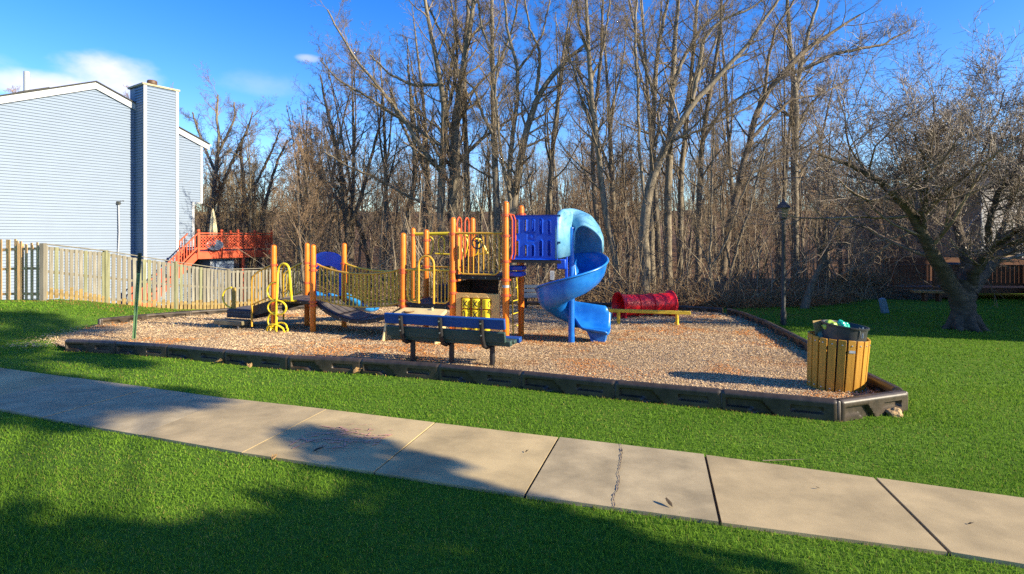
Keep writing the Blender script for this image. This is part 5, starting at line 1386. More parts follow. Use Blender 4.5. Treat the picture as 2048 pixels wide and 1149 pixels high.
# foreground trees of the wood: limbs traced as bearings at a measured depth, (bearing x, bearing y, trunk width in photo pixels)
HERO = [
 (29.0, 'forked grey tree with long limbs reaching left over the wobbly bridge', [
   [(884, 605, 19), (884, 480, 17), (882, 400, 16), (886, 300, 14), (890, 240, 12), (880, 150, 10), (862, 70, 8), (840, -60, 5)],
   [(883, 345, 11), (845, 300, 10), (810, 240, 8), (770, 190, 7), (720, 130, 5), (680, 70, 4), (655, 20, 3)],
   [(880, 290, 8), (830, 255, 7), (780, 225, 6), (730, 190, 5), (680, 165, 3.5), (640, 120, 2.5)],
   [(884, 420, 7), (820, 395, 6), (760, 360, 5), (700, 335, 4), (640, 300, 3)],
   [(876, 170, 7), (830, 172, 6), (780, 150, 4.5), (740, 110, 3)],
   [(886, 250, 8), (905, 190, 7), (915, 120, 6), (910, 40, 4), (915, -60, 3)]]),
 (29.5, 'tallest thick knobbly grey trunk above the low deck, forking high up', [
   [(910, 608, 25), (908, 480, 23), (905, 380, 22), (912, 320, 21), (908, 260, 18), (920, 180, 14), (930, 110, 11), (945, 30, 9), (955, -80, 6)],
   [(908, 330, 10), (895, 300, 9), (890, 240, 8), (893, 180, 7), (905, 120, 5), (915, 40, 4)],
   [(914, 330, 9), (940, 300, 8), (975, 270, 6), (1005, 250, 5), (1060, 215, 3)],
   [(922, 170, 8), (905, 110, 7), (880, 60, 5), (850, 0, 4), (830, -60, 3)]]),
 (30.0, 'straight slim grey trunk just right of the thick knobbly one', [
   [(938, 606, 13), (936, 440, 12), (933, 320, 11), (928, 220, 10), (926, 120, 9), (935, 40, 8), (940, -80, 5)],
   [(930, 180, 6), (955, 240, 2)], [(931, 200, 6), (965, 160, 5), (1000, 130, 3.5), (1030, 70, 2.5)], [(927, 110, 6), (910, 60, 5), (900, -20, 3)]]),
 (27.5, 'straight tree behind the steering wheel with upswept branches', [
   [(996, 606, 16), (994, 430, 14), (990, 330, 13), (986, 200, 11), (984, 100, 9), (984, 0, 7), (985, -80, 5)],
   [(986, 270, 7), (965, 230, 6), (950, 180, 5), (930, 160, 3)], [(985, 150, 6), (1010, 100, 5), (1030, 40, 4), (1040, -40, 3)], [(985, 110, 6), (965, 60, 5), (955, 0, 4)]]),
 (23.0, 'leaning tree above the slide panel, forked near the ground into two stems', [
   [(1026, 606, 19), (1024, 480, 17), (1026, 420, 16), (1042, 310, 15), (1058, 240, 13), (1078, 185, 11), (1110, 145, 9), (1150, 105, 7), (1175, 85, 5)],
   [(1022, 440, 12), (1018, 350, 11), (1026, 260, 9), (1036, 200, 8), (1034, 120, 7), (1015, 70, 6), (1008, -20, 4)],
   [(1022, 400, 7), (1005, 330, 6), (996, 250, 5), (990, 180, 4), (1000, 90, 3)],
   [(1072, 190, 8), (1078, 150, 7), (1080, 100, 6), (1060, 60, 4), (1050, 0, 3)],
   [(1036, 140, 6), (1060, 110, 5), (1085, 70, 4), (1100, 0, 3)]]),
 (22.0, 'leaning grey trunk directly right of the slide hood', [
   [(1246, 612, 15), (1236, 560, 14), (1222, 480, 13), (1206, 400, 12), (1196, 300, 11), (1184, 200, 10), (1178, 110, 9), (1174, 30, 7), (1172, -80, 5)],
   [(1190, 270, 6), (1165, 210, 5), (1150, 150, 4), (1130, 80, 3)], [(1182, 160, 6), (1205, 110, 5), (1215, 40, 4), (1225, -40, 3)], [(1180, 120, 6), (1160, 60, 5), (1150, -10, 3)]]),
 (25.5, 'slim dark trunk half behind the slide hood', [
   [(1210, 606, 11), (1200, 480, 10), (1186, 380, 10), (1186, 260, 8), (1200, 140, 7), (1205, 40, 5), (1210, -60, 4)],
   [(1187, 240, 5), (1170, 180, 4), (1150, 120, 3)]]),
 (21.0, 'big smooth grey trunk behind the red tunnel, its main limb sweeping right', [
   [(1293, 612, 22), (1289, 520, 20), (1286, 450, 20), (1298, 370, 18), (1322, 310, 15), (1350, 265, 13), (1378, 215, 12), (1405, 185, 11), (1440, 150, 10), (1480, 110, 8), (1530, 40, 6), (1580, -40, 4)],
   [(1384, 200, 9), (1398, 140, 8), (1405, 80, 7), (1440, 40, 6), (1500, 20, 4), (1560, -30, 3)],
   [(1340, 280, 6), (1380, 270, 5), (1440, 240, 4), (1500, 215, 3), (1560, 160, 2.5)],
   [(1290, 400, 7), (1278, 300, 6), (1276, 180, 6), (1270, 80, 5), (1275, -40, 4)]]),
 (24.0, 'upright pair of trunks behind the leaning smooth grey tree', [
   [(1338, 610, 17), (1336, 480, 15), (1336, 380, 15), (1342, 250, 13), (1346, 150, 11), (1352, 60, 9), (1360, -60, 6)],
   [(1305, 610, 14), (1303, 450, 13), (1304, 300, 12), (1308, 200, 10), (1312, 120, 9), (1330, 30, 7), (1345, -60, 5)],
   [(1346, 170, 8), (1370, 110, 7), (1400, 60, 6), (1440, 20, 4), (1480, -30, 3)], [(1308, 190, 7), (1285, 120, 6), (1270, 60, 5), (1255, -20, 4)]]),
 (26.0, 'straight trunk between the smooth grey tree and the young forked saplings', [
   [(1362, 606, 13), (1360, 470, 12), (1362, 350, 11), (1372, 250, 10), (1382, 160, 8), (1390, 60, 7), (1400, -60, 5)],
   [(1376, 210, 6), (1400, 150, 5), (1430, 90, 4), (1450, 10, 3)]]),
 (22.5, 'dark trunk with a curved base left of the young forked saplings', [
   [(1392, 608, 14), (1398, 520, 12), (1396, 430, 12), (1402, 330, 11), (1410, 240, 9), (1424, 160, 8), (1440, 80, 6), (1445, -40, 4)],
   [(1405, 280, 7), (1440, 225, 6), (1480, 195, 5), (1530, 170, 4), (1580, 140, 3)], [(1398, 410, 5), (1440, 370, 4), (1500, 330, 3), (1550, 300, 2.5)]]),
 (20.5, 'young slender sapling with a fork near the ground, left of the lamp post', [
   [(1420, 612, 6), (1420, 540, 5), (1422, 440, 4), (1424, 330, 3.5), (1430, 220, 2.5)], [(1422, 535, 4.5), (1450, 490, 4), (1470, 430, 3.5), (1500, 350, 3), (1540, 280, 2)],
   [(1421, 540, 3), (1400, 490, 2.5), (1385, 420, 2)]]),
 (21.0, 'second slender leaning sapling left of the lamp post', [
   [(1456, 610, 7), (1460, 550, 6), (1478, 480, 5), (1500, 420, 4.5), (1516, 350, 4), (1540, 250, 3)], [(1462, 540, 4), (1446, 470, 3.5), (1440, 400, 3), (1452, 320, 2)], [(1490, 440, 4), (1530, 400, 3), (1570, 370, 2)]]),
 (21.5, 'dark leaning tree left of the lamp post whose crown sweeps far right', [
   [(1440, 610, 15), (1446, 540, 14), (1458, 450, 13), (1476, 370, 13), (1496, 290, 12), (1512, 220, 12), (1535, 180, 12), (1570, 145, 11), (1605, 100, 9), (1660, 70, 7), (1720, 30, 4)],
   [(1560, 152, 9), (1610, 140, 8), (1660, 110, 7), (1700, 102, 6), (1760, 92, 5), (1820, 60, 3)],
   [(1500, 280, 8), (1540, 240, 7), (1580, 200, 5), (1640, 190, 4), (1700, 160, 3)],
   [(1528, 190, 7), (1535, 120, 6), (1550, 60, 5), (1590, 0, 4), (1620, -50, 3)], [(1480, 360, 6), (1540, 330, 5), (1600, 300, 4), (1660, 270, 3)]]),
 (27.0, 'straight pale trunk above the lamp post, forking into a Y high up', [
   [(1592, 604, 13), (1590, 450, 13), (1590, 300, 13), (1592, 200, 13), (1586, 150, 10), (1578, 70, 8), (1574, -40, 5)],
   [(1592, 180, 10), (1606, 110, 9), (1618, 60, 7), (1635, 10, 5), (1650, -50, 4)], [(1591, 260, 6), (1615, 215, 5), (1650, 180, 4)]]),
 (18.9, 'short dark trunk leaning right at the lawn edge beside the lamp post', [
   [(1608, 618, 16), (1618, 580, 13), (1632, 550, 11), (1648, 520, 9), (1662, 470, 6), (1690, 420, 4), (1720, 360, 3)], [(1646, 524, 6), (1630, 470, 5), (1640, 400, 4), (1635, 330, 3)]]),
 (34.0, 'tall thin crowned tree right beside the blue house corner', [
   [(418, 560, 10), (420, 470, 9), (428, 380, 8), (434, 320, 6), (440, 280, 5), (432, 230, 5), (436, 190, 3)], [(430, 340, 7), (410, 300, 5), (395, 260, 4), (385, 225, 3)], [(434, 310, 6), (455, 270, 5), (470, 235, 4), (468, 205, 3)],
   [(424, 420, 7), (450, 360, 6), (470, 310, 5), (490, 270, 4)]]),
 (33.0, 'dark forked tree standing behind the red deck', [
   [(482, 560, 11), (486, 470, 10), (490, 400, 8), (484, 330, 6), (478, 290, 5), (500, 250, 3.5), (505, 225, 2)], [(490, 410, 6), (520, 350, 5), (545, 300, 4), (560, 260, 3)], [(518, 560, 10), (520, 470, 9), (535, 390, 7), (552, 330, 5), (575, 280, 3.5)]]),
 (34.0, 'dark many stemmed tree above the wobbly bridge', [
   [(706, 600, 16), (700, 500, 15), (690, 420, 13), (682, 340, 10), (668, 270, 7), (650, 210, 5), (640, 150, 3)], [(697, 460, 9), (725, 390, 8), (740, 320, 6), (760, 250, 5), (765, 180, 3)], [(690, 420, 8), (650, 370, 6), (620, 320, 5), (600, 260, 3)],
   [(742, 600, 10), (738, 520, 9), (722, 460, 8), (700, 410, 6)]]),
 (33.0, 'slender bare trunk with a lit edge above the right end of the bridge', [
   [(806, 600, 13), (802, 500, 12), (818, 420, 11), (832, 350, 10), (826, 270, 8), (822, 200, 6), (815, 130, 4)], [(828, 300, 6), (800, 240, 5), (780, 180, 4)], [(830, 330, 6), (850, 280, 5), (868, 230, 4)]]),
]
def hero_tree(idx, Y, label, limbs):
    r = np.random.default_rng(100 + idx); base = W(limbs[0][0][0], limbs[0][0][1], Y); gz = g(base.x, Y)
    trunks, TP, TR = [], [], []
    for li, lb in enumerate(limbs):
        pts = []; dr = 0; sl = r.normal(0, .09) if li else r.normal(0, .02)
        for k, (px, py, w) in enumerate(lb):
            y = Y + sl * abs(lb[0][1] - py) / F * Y * 2.2
            p = W(px, py, y); pts.append((p.x - base.x, p.y - base.y, p.z - gz, w / F * Y / 2))
        if li == 0 or lb[0][1] > 590:
            x0, y0, z0, r0 = pts[0]; pts = [(x0, y0, -.4, r0 * 1.5), (x0, y0, .05, r0 * 1.35)] + pts if z0 > .2 else [(x0, y0, -.4, r0 * 1.4)] + pts
        q = spline(pts, 26); q[1:-1, :3] += r.normal(0, .016, (24, 3))
        trunks.append((q[None, :, :3], q[None, :, 3], 9 if li == 0 else 7)); TP.append(q[None, :, :3]); TR.append(q[None, :, 3])
    cg = []
    for k, (P, R) in enumerate(zip(TP, TR)):
        L = float(np.linalg.norm(np.diff(P[0], axis=0), axis=1).sum()); small = R[0, 0] < .05
        tall = (k == 0 or limbs[k][0][1] > 590)
        sp = [dict(per=int(np.clip(L * 2.1, 8, 23)), t0=.34 if tall else .15, t1=1.0, ang=44, len=.22 if tall else .30, n=8, wob=.14, trop=.08, rf=.40, k=5, fall=.45, lmin=.6, max=4.2),
              dict(per=7, t0=.15, ang=40, len=.50, n=6, wob=.16, trop=.05, rf=.55, k=4, fall=.5, lmin=.25),
              dict(per=6, t0=.15, ang=40, len=.58, n=5, wob=.2, trop=.04, rf=.62, k=3, fall=.4, lmin=.18),
              dict(per=3, t0=.2, ang=38, len=.65, n=4, wob=.22, trop=.03, rf=.75, k=3, fall=.3, lmin=.12)]
        if small: sp = sp[:3]
        cg += crown_from((P, R), r, sp, .0048)
        if tall: # a few thin dead twigs low on the trunk
            cg += crown_from((P, R), r, [dict(per=7, t0=.06, t1=.4, ang=75, len=.12, n=6, wob=.2, trop=.0, rf=.12, k=3, fall=.2, lmin=.5, max=1.8), dict(per=4, t0=.2, ang=45, len=.5, n=4, wob=.2, trop=.02, rf=.6, k=3)], .006)
    dark = any(w in label for w in ('dark', 'many'))
    build_tree('bare_tree', trunks, cg, bark_brown if dark else bark_grey, twig_red if Y > 32.5 else twig_grey, (base.x, Y, gz), label, 'tree')
for i, (Y, lab, lb) in enumerate(HERO): hero_tree(i, Y, lab, lb)

# generic woodland trees: a handful of shapes, each one placed many times as its own tree
def proto(seed, H, r0, spec, lean=.02, wig=.02, rmin=.008):
    r = np.random.default_rng(seed); n = 22; q = np.zeros((n, 4)); d = np.array([r.normal(0, lean), r.normal(0, lean), 1.0]); p = np.zeros(3); p[2] = -.4
    for k in range(n):
        q[k, :3] = p; t = k / (n - 1); q[k, 3] = r0 * ((1 - t) ** .8 * .9 + .1) * (1.25 if k == 0 else 1); d = d + np.array([r.normal(0, wig), r.normal(0, wig), 0]); d /= np.linalg.norm(d); p = p + d * H / (n - 1)
    P, R = q[None, :, :3], q[None, :, 3]; tg = [(P, R, 8)]; cg = crown_from((P, R), r, spec, rmin)
    if spec[0].get('fork'):
        F2, R2 = sprout(P, R, r, 3, .35, .6, 16, .62, 14, .035, .03, .7, .02); tg.append((F2, R2, 6)); cg += crown_from((F2, R2), r, [dict(s, per=max(3, s['per'] // 2)) for s in spec], rmin)
    return tubes_np(tg), tubes_np(cg)
def mesh_of(name, VQ, mat):
    o = np_mesh(name, VQ[0], VQ[1], 4, mat, smooth_=True); me = o.data; bpy.data.objects.remove(o); return me
WOODS = 'bare trees standing deep in the wood'
mid_spec = [dict(SPEC[0], per=16, t0=.35, len=.30, fork=1), dict(SPEC[1], per=6), dict(SPEC[2], per=5), dict(SPEC[3], per=3)]
low_spec = [dict(SPEC[0], per=20, t0=.14, len=.36), dict(SPEC[1], per=7), dict(SPEC[2], per=5), dict(SPEC[3], per=3)]
PRO = []
for k in range(4): a, b = proto(40 + k, 16 + k, .17 + .02 * k, mid_spec); PRO.append((mesh_of('trunk', a, bark_grey), mesh_of('crown', b, twig_grey)))
for k in range(3): a, b = proto(60 + k, 10 + k, .10 + .015 * k, low_spec, wig=.04); PRO.append((mesh_of('trunk', a, bark_brown), mesh_of('crown', b, twig_red)))
for k in range(2): a, b = proto(80 + k, 12 + k, .12, low_spec, wig=.03); PRO.append((mesh_of('trunk', a, bark_grey), mesh_of('crown', b, twig_gold)))
def plant(k, x, y, s, label, group, rz):
    t = thing('bare_tree', label, 'tree', (x, y, g(x, y)), rz, group); t.scale = (s, s, s * rnd.uniform(.92, 1.08))
    for nm, me in zip(('trunk', 'crown'), PRO[k]): link(bpy.data.objects.new(nm, me), t)
r_ = random.Random(21); spots = []
def try_spot(x, y, dmin):
    if all((x - a) ** 2 + (y - b) ** 2 > dmin * dmin for a, b in spots): spots.append((x, y)); return True
    return False
cnt = 0
while cnt < 96:                       # the wood behind the playground
    y = 24 + 36 * r_.random() ** 1.3; bx = r_.uniform(575, 1900); x = (bx - 1024) / F * y
    if not try_spot(x, y, 1.5): continue
    cnt += 1; near = y < 34
    k = r_.choice([0, 1, 2, 3, 4, 5, 6] if bx > 850 else [0, 1, 4, 5, 6, 4, 5])
    s = (r_.uniform(150, 250) / F * y + 1.63 - g(x, y)) / (17.5 if k < 4 else 11.5) * (1.18 if bx < 760 else 1.0) * (.7 if bx > 1720 else 1)
    plant(k, x, y, s, 'slim bare grey or brown tree deep in the wood behind the playground', WOODS, r_.uniform(0, 6.28))
TALL = 'tall bare trees between the traced trunks of the wood'
for bx, y, top, k in ((600, 36, 215, 1), (640, 31, 150, 4), (700, 36, 130, 1), (772, 34, 90, 3), (858, 33, 20, 2), (1090, 31, 10, 3), (1238, 31, -40, 0), (1320, 34, -20, 1), (1475, 28, 30, 0), (1555, 30, 110, 1), (1640, 31, 140, 5), (1680, 33, 170, 4)):
    s = ((HY - top) / F * y + 1.63 - g((bx - 1024) / F * y, y)) / ((16, 17, 18, 19, 10, 11, 12)[k] * .96); spots.append(((bx - 1024) / F * y, y))
    plant(k, (bx - 1024) / F * y, y, s, 'tall slim bare tree among the bigger trunks of the wood', TALL, bx)
cnt = 0
while cnt < 34:                       # lower, browner trees behind the red deck and the fence
    y = 31 + 26 * r_.random(); bx = r_.uniform(395, 700); x = (bx - 1024) / F * y
    if not try_spot(x, y, 1.6): continue
    cnt += 1; k = r_.choice([7, 8, 7, 8, 4, 5]); s = r_.uniform(.62, .9) * (y / 40) ** .5
    plant(k, x, y, s, 'golden brown bare tree in the thicket behind the red deck', 'golden brown bare trees behind the red deck', r_.uniform(0, 6.28))
for bx, y, s, k in ((14, 44, 1.62, 5), (312, 46, 1.60, 4), (262, 50, 1.62, 6)):   # tops above the blue house roof
    lab = {14: 'bare treetop above the left end of the blue house roof', 312: 'bare treetop right behind the chimney', 262: 'thin bare treetop left of the chimney'}[bx]
    plant(k, (bx - 1024) / F * y, y, s, lab, None, bx)

# far wood as one mass
def far_wood():
    r = np.random.default_rng(5); a, b = proto(90, 15, .16, [dict(SPEC[0], per=16, t0=.25, n=6, k=3), dict(SPEC[1], per=6, n=5, k=3), dict(SPEC[2], per=4, n=4, k=3)], rmin=.016)
    a2, b2 = proto(91, 13, .14, [dict(SPEC[0], per=16, t0=.15, n=6, k=3), dict(SPEC[1], per=6, n=5, k=3), dict(SPEC[2], per=4, n=4, k=3)], rmin=.016)
    VV, QQ, base = [], [], 0
    for i in range(320):
        y = r.uniform(58, 105); x = (r.uniform(330, 2000) - 1024) / F * y; an = r.uniform(0, 6.28); s = r.uniform(.8, 1.1) * (.9 if x < 0 else 1); R = np.array([[math.cos(an), -math.sin(an), 0], [math.sin(an), math.cos(an), 0], [0, 0, 1]]) * s
        for V, Q in ((a, b) if i % 2 else (a2, b2)): VV.append(V @ R.T + np.array([x, y, g(x, y)])); QQ.append(Q + base); base += len(V)
    o = np_mesh('far_wood', np.concatenate(VV), np.concatenate(QQ), 4, M('far bark', (.15, .115, .075), .95, var=.35, scale=.15, col2=(.23, .18, .12))); tag(o, 'far bare wood on the rising ground behind everything', 'woods', kind='stuff')
far_wood()

# thicket at the edge of the wood
def thicket():
    r = np.random.default_rng(9); G_ = []; cols = []
    def stems(n, xf, yf, hmin, hmax, bend, rad, k, pal):
        bx = r.uniform(*xf, n); y = yf(bx) + 0; x = (bx - 1024) / F * y; h = r.uniform(hmin, hmax, n); m = 7; d = np.stack([r.normal(0, .35, n), r.normal(0, .35, n), np.ones(n)], -1); d /= np.linalg.norm(d, axis=1, keepdims=True); bv = np.stack([r.normal(0, bend, n), r.normal(0, bend, n), -np.abs(r.normal(bend * .8, bend * .5, n))], -1)
        P = np.empty((n, m, 3)); P[:, 0] = np.stack([x, y, G(x, y) - .05], -1)
        for q in range(1, m): d = d + bv / m * 1.3 + r.normal(0, .12, (n, 3)); d /= np.linalg.norm(d, axis=1, keepdims=True); P[:, q] = P[:, q - 1] + d * (h / (m - 1))[:, None]
        R = rad * r.uniform(.6, 1.4, n)[:, None] * np.linspace(1, .4, m)[None]; G_.append((P, R, k)); c = np.array(pal)[r.integers(0, len(pal), n)] * r.uniform(.7, 1.3, (n, 1)); cols.append(np.repeat(c, m * k, axis=0))
        return P, R
    edge = lambda bx: np.interp(bx, [300, 560, 700, 850, 1100, 1300, 1450, 1620, 1800, 2100], [28, 26.5, 23.5, 21.2, 21.0, 20.0, 19.0, 19.6, 22.6, 25])
    brown = [(.28, .18, .09), (.36, .25, .14), (.20, .135, .08), (.42, .30, .17)]; rust_ = [(.40, .18, .07), (.32, .15, .06)]
    stems(5200, (560, 1830), lambda b: edge(b) + r.exponential(2.6, len(b)), .5, 1.8, .9, .010, 3, brown)
    stems(1500, (1380, 1700), lambda b: edge(b) + r.exponential(.8, len(b)), .25, .7, 1.2, .010, 3, rust_)
    P, R = stems(420, (560, 1800), lambda b: edge(b) + .5 + r.exponential(6, len(b)), 2.0, 5.5, .10, .022, 4, [(.24, .19, .13), (.16, .12, .08), (.32, .26, .18)])
    for per, ln in ((7, .32),):
        P2, R2 = sprout(P, R, r, per, .2, 1, 50, ln, 6, .15, .05, .5, .006, .25); G_.append((P2, R2, 3)); cols.append(np.repeat(np.tile(np.array([[.24, .18, .12]]), (len(P2), 1)), 18, axis=0))
        P3, R3 = sprout(P2, R2, r, 4, .2, 1, 45, .5, 4, .2, .03, .6, .005, .15); G_.append((P3, R3, 3)); cols.append(np.repeat(np.tile(np.array([[.27, .21, .14]]), (len(P3), 1)), 12, axis=0))
    V, Q = tubes_np(G_); c = np.concatenate(cols); c = np.concatenate([c, np.ones((len(c), 1))], 1)
    o = np_mesh('thicket', V, Q, 4, mat_attr('thicket stems', .9, 0, .2), colors=c, smooth_=True); tag(o, 'tangle of brown brambles, saplings and dry stems along the edge of the wood', 'thicket', kind='stuff')
thicket()

def dry_shrub(px, Y, w, h, n, pal, label, seed):
    r = np.random.default_rng(seed); x0 = (px - 1024) / F * Y; z0 = g(x0, Y); m = 8
    a = r.uniform(0, 2 * PI, n); rr = np.sqrt(r.random(n)) * w * .5; x = np.cos(a) * rr; y = np.sin(a) * rr * .6
    d = np.stack([np.cos(a) * .5 + r.normal(0, .4, n), np.sin(a) * .4 + r.normal(0, .4, n), np.full(n, 1.0)], -1); P = np.empty((n, m, 3)); P[:, 0] = np.stack([x, y, np.zeros(n)], -1); ln = h * r.uniform(.7, 1.6, n) * (1.15 - .6 * rr / (w * .5))
    for q in range(1, m): d = d / np.linalg.norm(d, axis=1, keepdims=True) + np.stack([r.normal(0, .25, n), r.normal(0, .25, n), -np.abs(r.normal(.27, .16, n))], -1); P[:, q] = P[:, q - 1] + d / np.linalg.norm(d, axis=1, keepdims=True) * (ln / (m - 1))[:, None]
    P[:, :, 2] = np.maximum(P[:, :, 2], -.05)
    R = .008 * r.uniform(.6, 1.3, n)[:, None] * np.linspace(1, .5, m)[None]; V, Q = tubes_np([(P, R, 3)]); c = np.array(pal)[r.integers(0, len(pal), n)] * r.uniform(.7, 1.3, (n, 1)); c = np.repeat(c, m * 3, axis=0)
    o = np_mesh('dry_shrub', V, Q, 4, mat_attr('dry shrub stems', .9, 0, .2), colors=np.concatenate([c, np.ones((len(c), 1))], 1), smooth_=True); o.location = (x0, Y, z0); tag(o, label, 'shrub')
gold = [(.40, .24, .10), (.34, .20, .085), (.28, .17, .08)]
dry_shrub(1742, 24.0, 2.8, 1.7, 2600, gold, 'rounded golden brown dry shrub at the wood edge left of the brown deck', 1)
dry_shrub(1690, 24.2, 2.2, 1.7, 1600, gold, 'smaller golden dry shrub left of the rounded one', 2)
dry_shrub(1800, 22.4, 1.8, .8, 1000, [(.22, .15, .09), (.30, .21, .13)], 'low dry shrub touching the left end of the brown deck', 3)
dry_shrub(660, 24.5, 2.0, 1.2, 900, [(.24, .15, .08)], 'brown dry shrub behind the blue slide arch', 4)

# the big spreading tree on the right lawn
def spreading_tree():
    Y = 12.92; base = W(1930, 660, Y); gz = g(base.x, Y); r = np.random.default_rng(77)
    def L3(pts): # (bearing x, bearing y, depth offset, width px)
        out = []
        for px, py, dy, w in pts: p = W(px, py, Y + dy); out.append((p.x - base.x, p.y - base.y, p.z - gz, w / F * Y / 2 * .80))
        return out
    limbs = [
     [(1930, 690, 0, 80), (1930, 664, 0, 66), (1928, 640, 0, 54), (1926, 610, 0, 51), (1926, 585, 0, 54), (1928, 560, 0, 50)],
     [(1922, 612, 0, 44), (1908, 575, -.1, 42), (1890, 548, -.3, 36), (1872, 515, -.6, 30), (1850, 470, -.9, 25), (1825, 430, -1.1, 21), (1795, 395, -1.3, 18), (1765, 362, -1.6, 14), (1700, 330, -1.9, 9), (1640, 310, -2.2, 5)],
     [(1800, 400, -1.25, 13), (1790, 350, -1.0, 11), (1815, 320, -.8, 9), (1850, 305, -.6, 7), (1900, 290, -.4, 4)],
     [(1868, 505, -.6, 12), (1838, 478, .1, 10), (1800, 448, .6, 8), (1745, 405, 1.0, 6), (1690, 380, 1.3, 3)],
     [(1928, 575, 0, 44), (1938, 540, .3, 36), (1925, 490, .6, 28), (1905, 430, .9, 22), (1890, 370, 1.2, 17), (1880, 310, 1.4, 12), (1870, 250, 1.5, 7), (1868, 190, 1.6, 4)],
     [(1912, 440, .9, 13), (1935, 380, .6, 11), (1960, 320, .3, 8), (1985, 250, .1, 5), (2010, 180, 0, 3)],
     [(1936, 585, 0, 48), (1962, 545, .4, 42), (1995, 510, .7, 36), (2030, 485, .9, 32), (2075, 455, 1.2, 25), (2140, 420, 1.5, 16), (2220, 380, 1.8, 8)],
     [(1938, 575, 0, 36), (1952, 540, -.4, 30), (1975, 505, -.8, 26), (2005, 478, -1.1, 22), (2050, 455, -1.4, 17), (2120, 425, -1.7, 10)],
     [(1975, 500, -.8, 18), (1978, 450, -1.0, 16), (1990, 400, -1.2, 14), (2020, 355, -1.3, 11), (2048, 320, -1.4, 8), (2090, 270, -1.4, 5)],
     [(1990, 505, .7, 18), (2010, 440, 1.0, 14), (2030, 380, 1.2, 11), (2040, 310, 1.3, 8), (2060, 240, 1.3, 4)],
     [(1850, 470, -.9, 13), (1845, 420, -1.4, 11), (1855, 370, -1.8, 9), (1850, 320, -2.1, 6), (1830, 270, -2.3, 4)]]
    tg, cg = [], []
    for k, lb in enumerate(limbs):
        q = spline(L3(lb), 22)
        if k: q[1:-1, :3] += r.normal(0, .018, (20, 3))
        q[:, 3] *= .82 if k > 1 else 1
        q[:, 3] *= 1 + .06 * np.sin(np.arange(22) * 2.1 + k); P, R = q[None, :, :3], q[None, :, 3]; tg.append((P, R, 14 if k < 2 else 9))
        if k == 0: continue
        cg += crown_from((P, R), r, [dict(per=18, t0=.22, ang=52, len=.50, n=10, wob=.15, trop=.11, rf=.40, k=5, fall=.30, lmin=.8, max=3.2), dict(per=7, t0=.12, ang=45, len=.62, n=8, wob=.16, trop=.09, rf=.60, k=4, fall=.40, lmin=.45), dict(per=7, t0=.1, ang=42, len=.66, n=6, wob=.18, trop=.02, rf=.65, k=3, fall=.35, lmin=.28), dict(per=2, t0=.1, ang=40, len=.62, n=4, wob=.25, trop=.02, rf=.75, k=3, lmin=.14)], .0052)
        cg += crown_from((P, R), r, [dict(per=4, t0=.2, ang=80, len=.35, n=9, wob=.16, trop=-.12, rf=.13, k=3, fall=.2, lmin=.6, max=1.6), dict(per=4, t0=.2, ang=40, len=.5, n=5, wob=.2, trop=-.05, rf=.7, k=3, lmin=.2)], .0062)
    # root flare
    for a in np.linspace(0, 2 * PI, 8)[:-1]:
        pts = [(.16 * math.cos(a), .16 * math.sin(a), .34, .13), (.27 * math.cos(a), .27 * math.sin(a), .12, .11), (.38 * math.cos(a + .2), .38 * math.sin(a + .2), .0, .07), (.55 * math.cos(a + .3), .55 * math.sin(a + .3), -.08, .04)]
        q = spline(pts, 10); tg.append((q[None, :, :3], q[None, :, 3], 8))
    t = build_tree('spreading_tree', tg, cg, bark_dark, twig_pale, (base.x, Y, gz), 'old spreading tree with a short thick trunk and tangled twigs on the right lawn', 'tree')
spreading_tree()

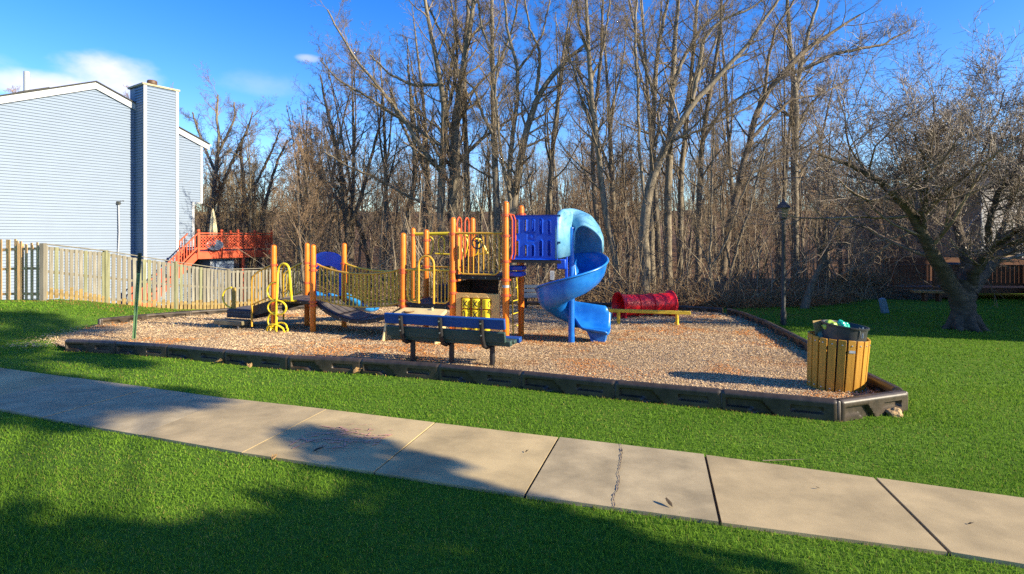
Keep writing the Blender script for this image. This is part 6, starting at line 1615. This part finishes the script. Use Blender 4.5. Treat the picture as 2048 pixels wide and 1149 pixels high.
# ------------------------------------------------------------------ evergreens outside the picture on the right: they cast the dappled shade over the walk and the near lawn
def evergreen(x, y, h, clumps, label, seed, dens=1.0):
    # a wide crown: the trunk stands behind the camera, its limbs reach towards the lawn
    r = np.random.default_rng(seed); t = thing('evergreen_tree', label, 'tree', (x, y, g(x, y)))
    z0 = g(x, y); P = spline([(0, 0, -.3, .26), (0, 0, h * .4, .2), (.1, 0, h * .75, .13), (0, .1, h, .04)], 14); tg = [(P[None, :, :3], P[None, :, 3], 9)]; VV, QQ, base = [], [], 0
    for (cx, cy, cz, rad, n) in clumps:
        n = int(n * dens)
        q = spline([(0, 0, max(1.2, (cz - z0) * .8), .03), ((cx - x) * .5, (cy - y) * .5, (cz - z0) * .93, .022), (cx - x, cy - y, cz - z0, .02)], 8); tg.append((q[None, :, :3], q[None, :, 3], 6))
        d = r.normal(size=(n, 3)); d /= np.linalg.norm(d, axis=1, keepdims=True); c = d * (r.random((n, 1)) ** .45) * np.array([rad, rad, rad * .7]) + np.array([cx - x, cy - y, cz - z0])
        a = r.normal(size=(n, 3)); a /= np.linalg.norm(a, axis=1, keepdims=True); b = np.cross(a, r.normal(size=(n, 3))); b /= np.linalg.norm(b, axis=1, keepdims=True); s = r.uniform(.05, .13, (n, 1))
        V = np.stack([c - a * s - b * s * .35, c + a * s - b * s * .35, c + a * s * .8 + b * s * .35, c - a * s * .8 + b * s * .35], 1).reshape(-1, 3); VV.append(V); QQ.append(base + np.arange(n * 4).reshape(-1, 4)); base += n * 4
    V, Q = tubes_np(tg); np_mesh('trunk', V, Q, 4, bark_brown, t, smooth_=True)
    np_mesh('crown', np.concatenate(VV), np.concatenate(QQ), 4, M('evergreen needles', (.03, .06, .02), .8, var=.3), t)
SX, SY, SZ = SUN_DIR
def caster(tx, shadows):
    """crown clumps whose shade falls at the given places of the ground"""
    out = []
    for sx_, sy_, rad, n in shadows: k = (tx - sx_) / SX; out.append((tx, sy_ + SY * k, g(sx_, sy_) + SZ * k, rad, n))
    return out
evergreen(11.5, -4.2, 10.5, caster(11.0, [(-7.6, 7.6, .75, 900), (-6.3, 7.0, .7, 800), (-5.3, 6.3, .75, 1000), (-4.3, 6.4, .55, 600), (-6.0, 5.75, .6, 600), (-4.6, 5.45, .3, 200), (-8.6, 8.6, .8, 900), (-9.9, 9.0, .9, 800)]), 'tall evergreen right of the camera, outside the picture, shading the left of the walk', 1, .8)
evergreen(9.2, -4.0, 8.0, caster(9.0, [(-2.0, 5.0, .22, 160), (-1.5, 4.6, .35, 380), (-.9, 4.15, .38, 460), (-.5, 3.55, .42, 600), (.15, 3.2, .45, 600), (-1.3, 3.4, .36, 380), (-2.2, 3.0, .45, 550), (-1.3, 2.9, .5, 700), (-.3, 2.7, .55, 800), (.6, 2.55, .5, 600), (-3.1, 3.2, .35, 380), (1.1, 2.75, .3, 260), (-2.6, 2.6, .5, 600)]), 'lower evergreen right of the camera, outside the picture, shading the near lawn', 2, .34)
evergreen(15.5, -5.4, 14.0, caster(15.0, [(-10.6, 12.4, 1.0, 900), (-12.3, 13.6, .9, 800), (-8.4, 10.6, .3, 200), (-7.3, 9.2, .5, 450), (-11.5, 11.2, 1.0, 900), (-9.4, 9.9, .55, 450), (-6.2, 8.5, .35, 260), (-14, 13.2, 1.0, 700)]), 'tallest evergreen right of the camera, outside the picture', 3)
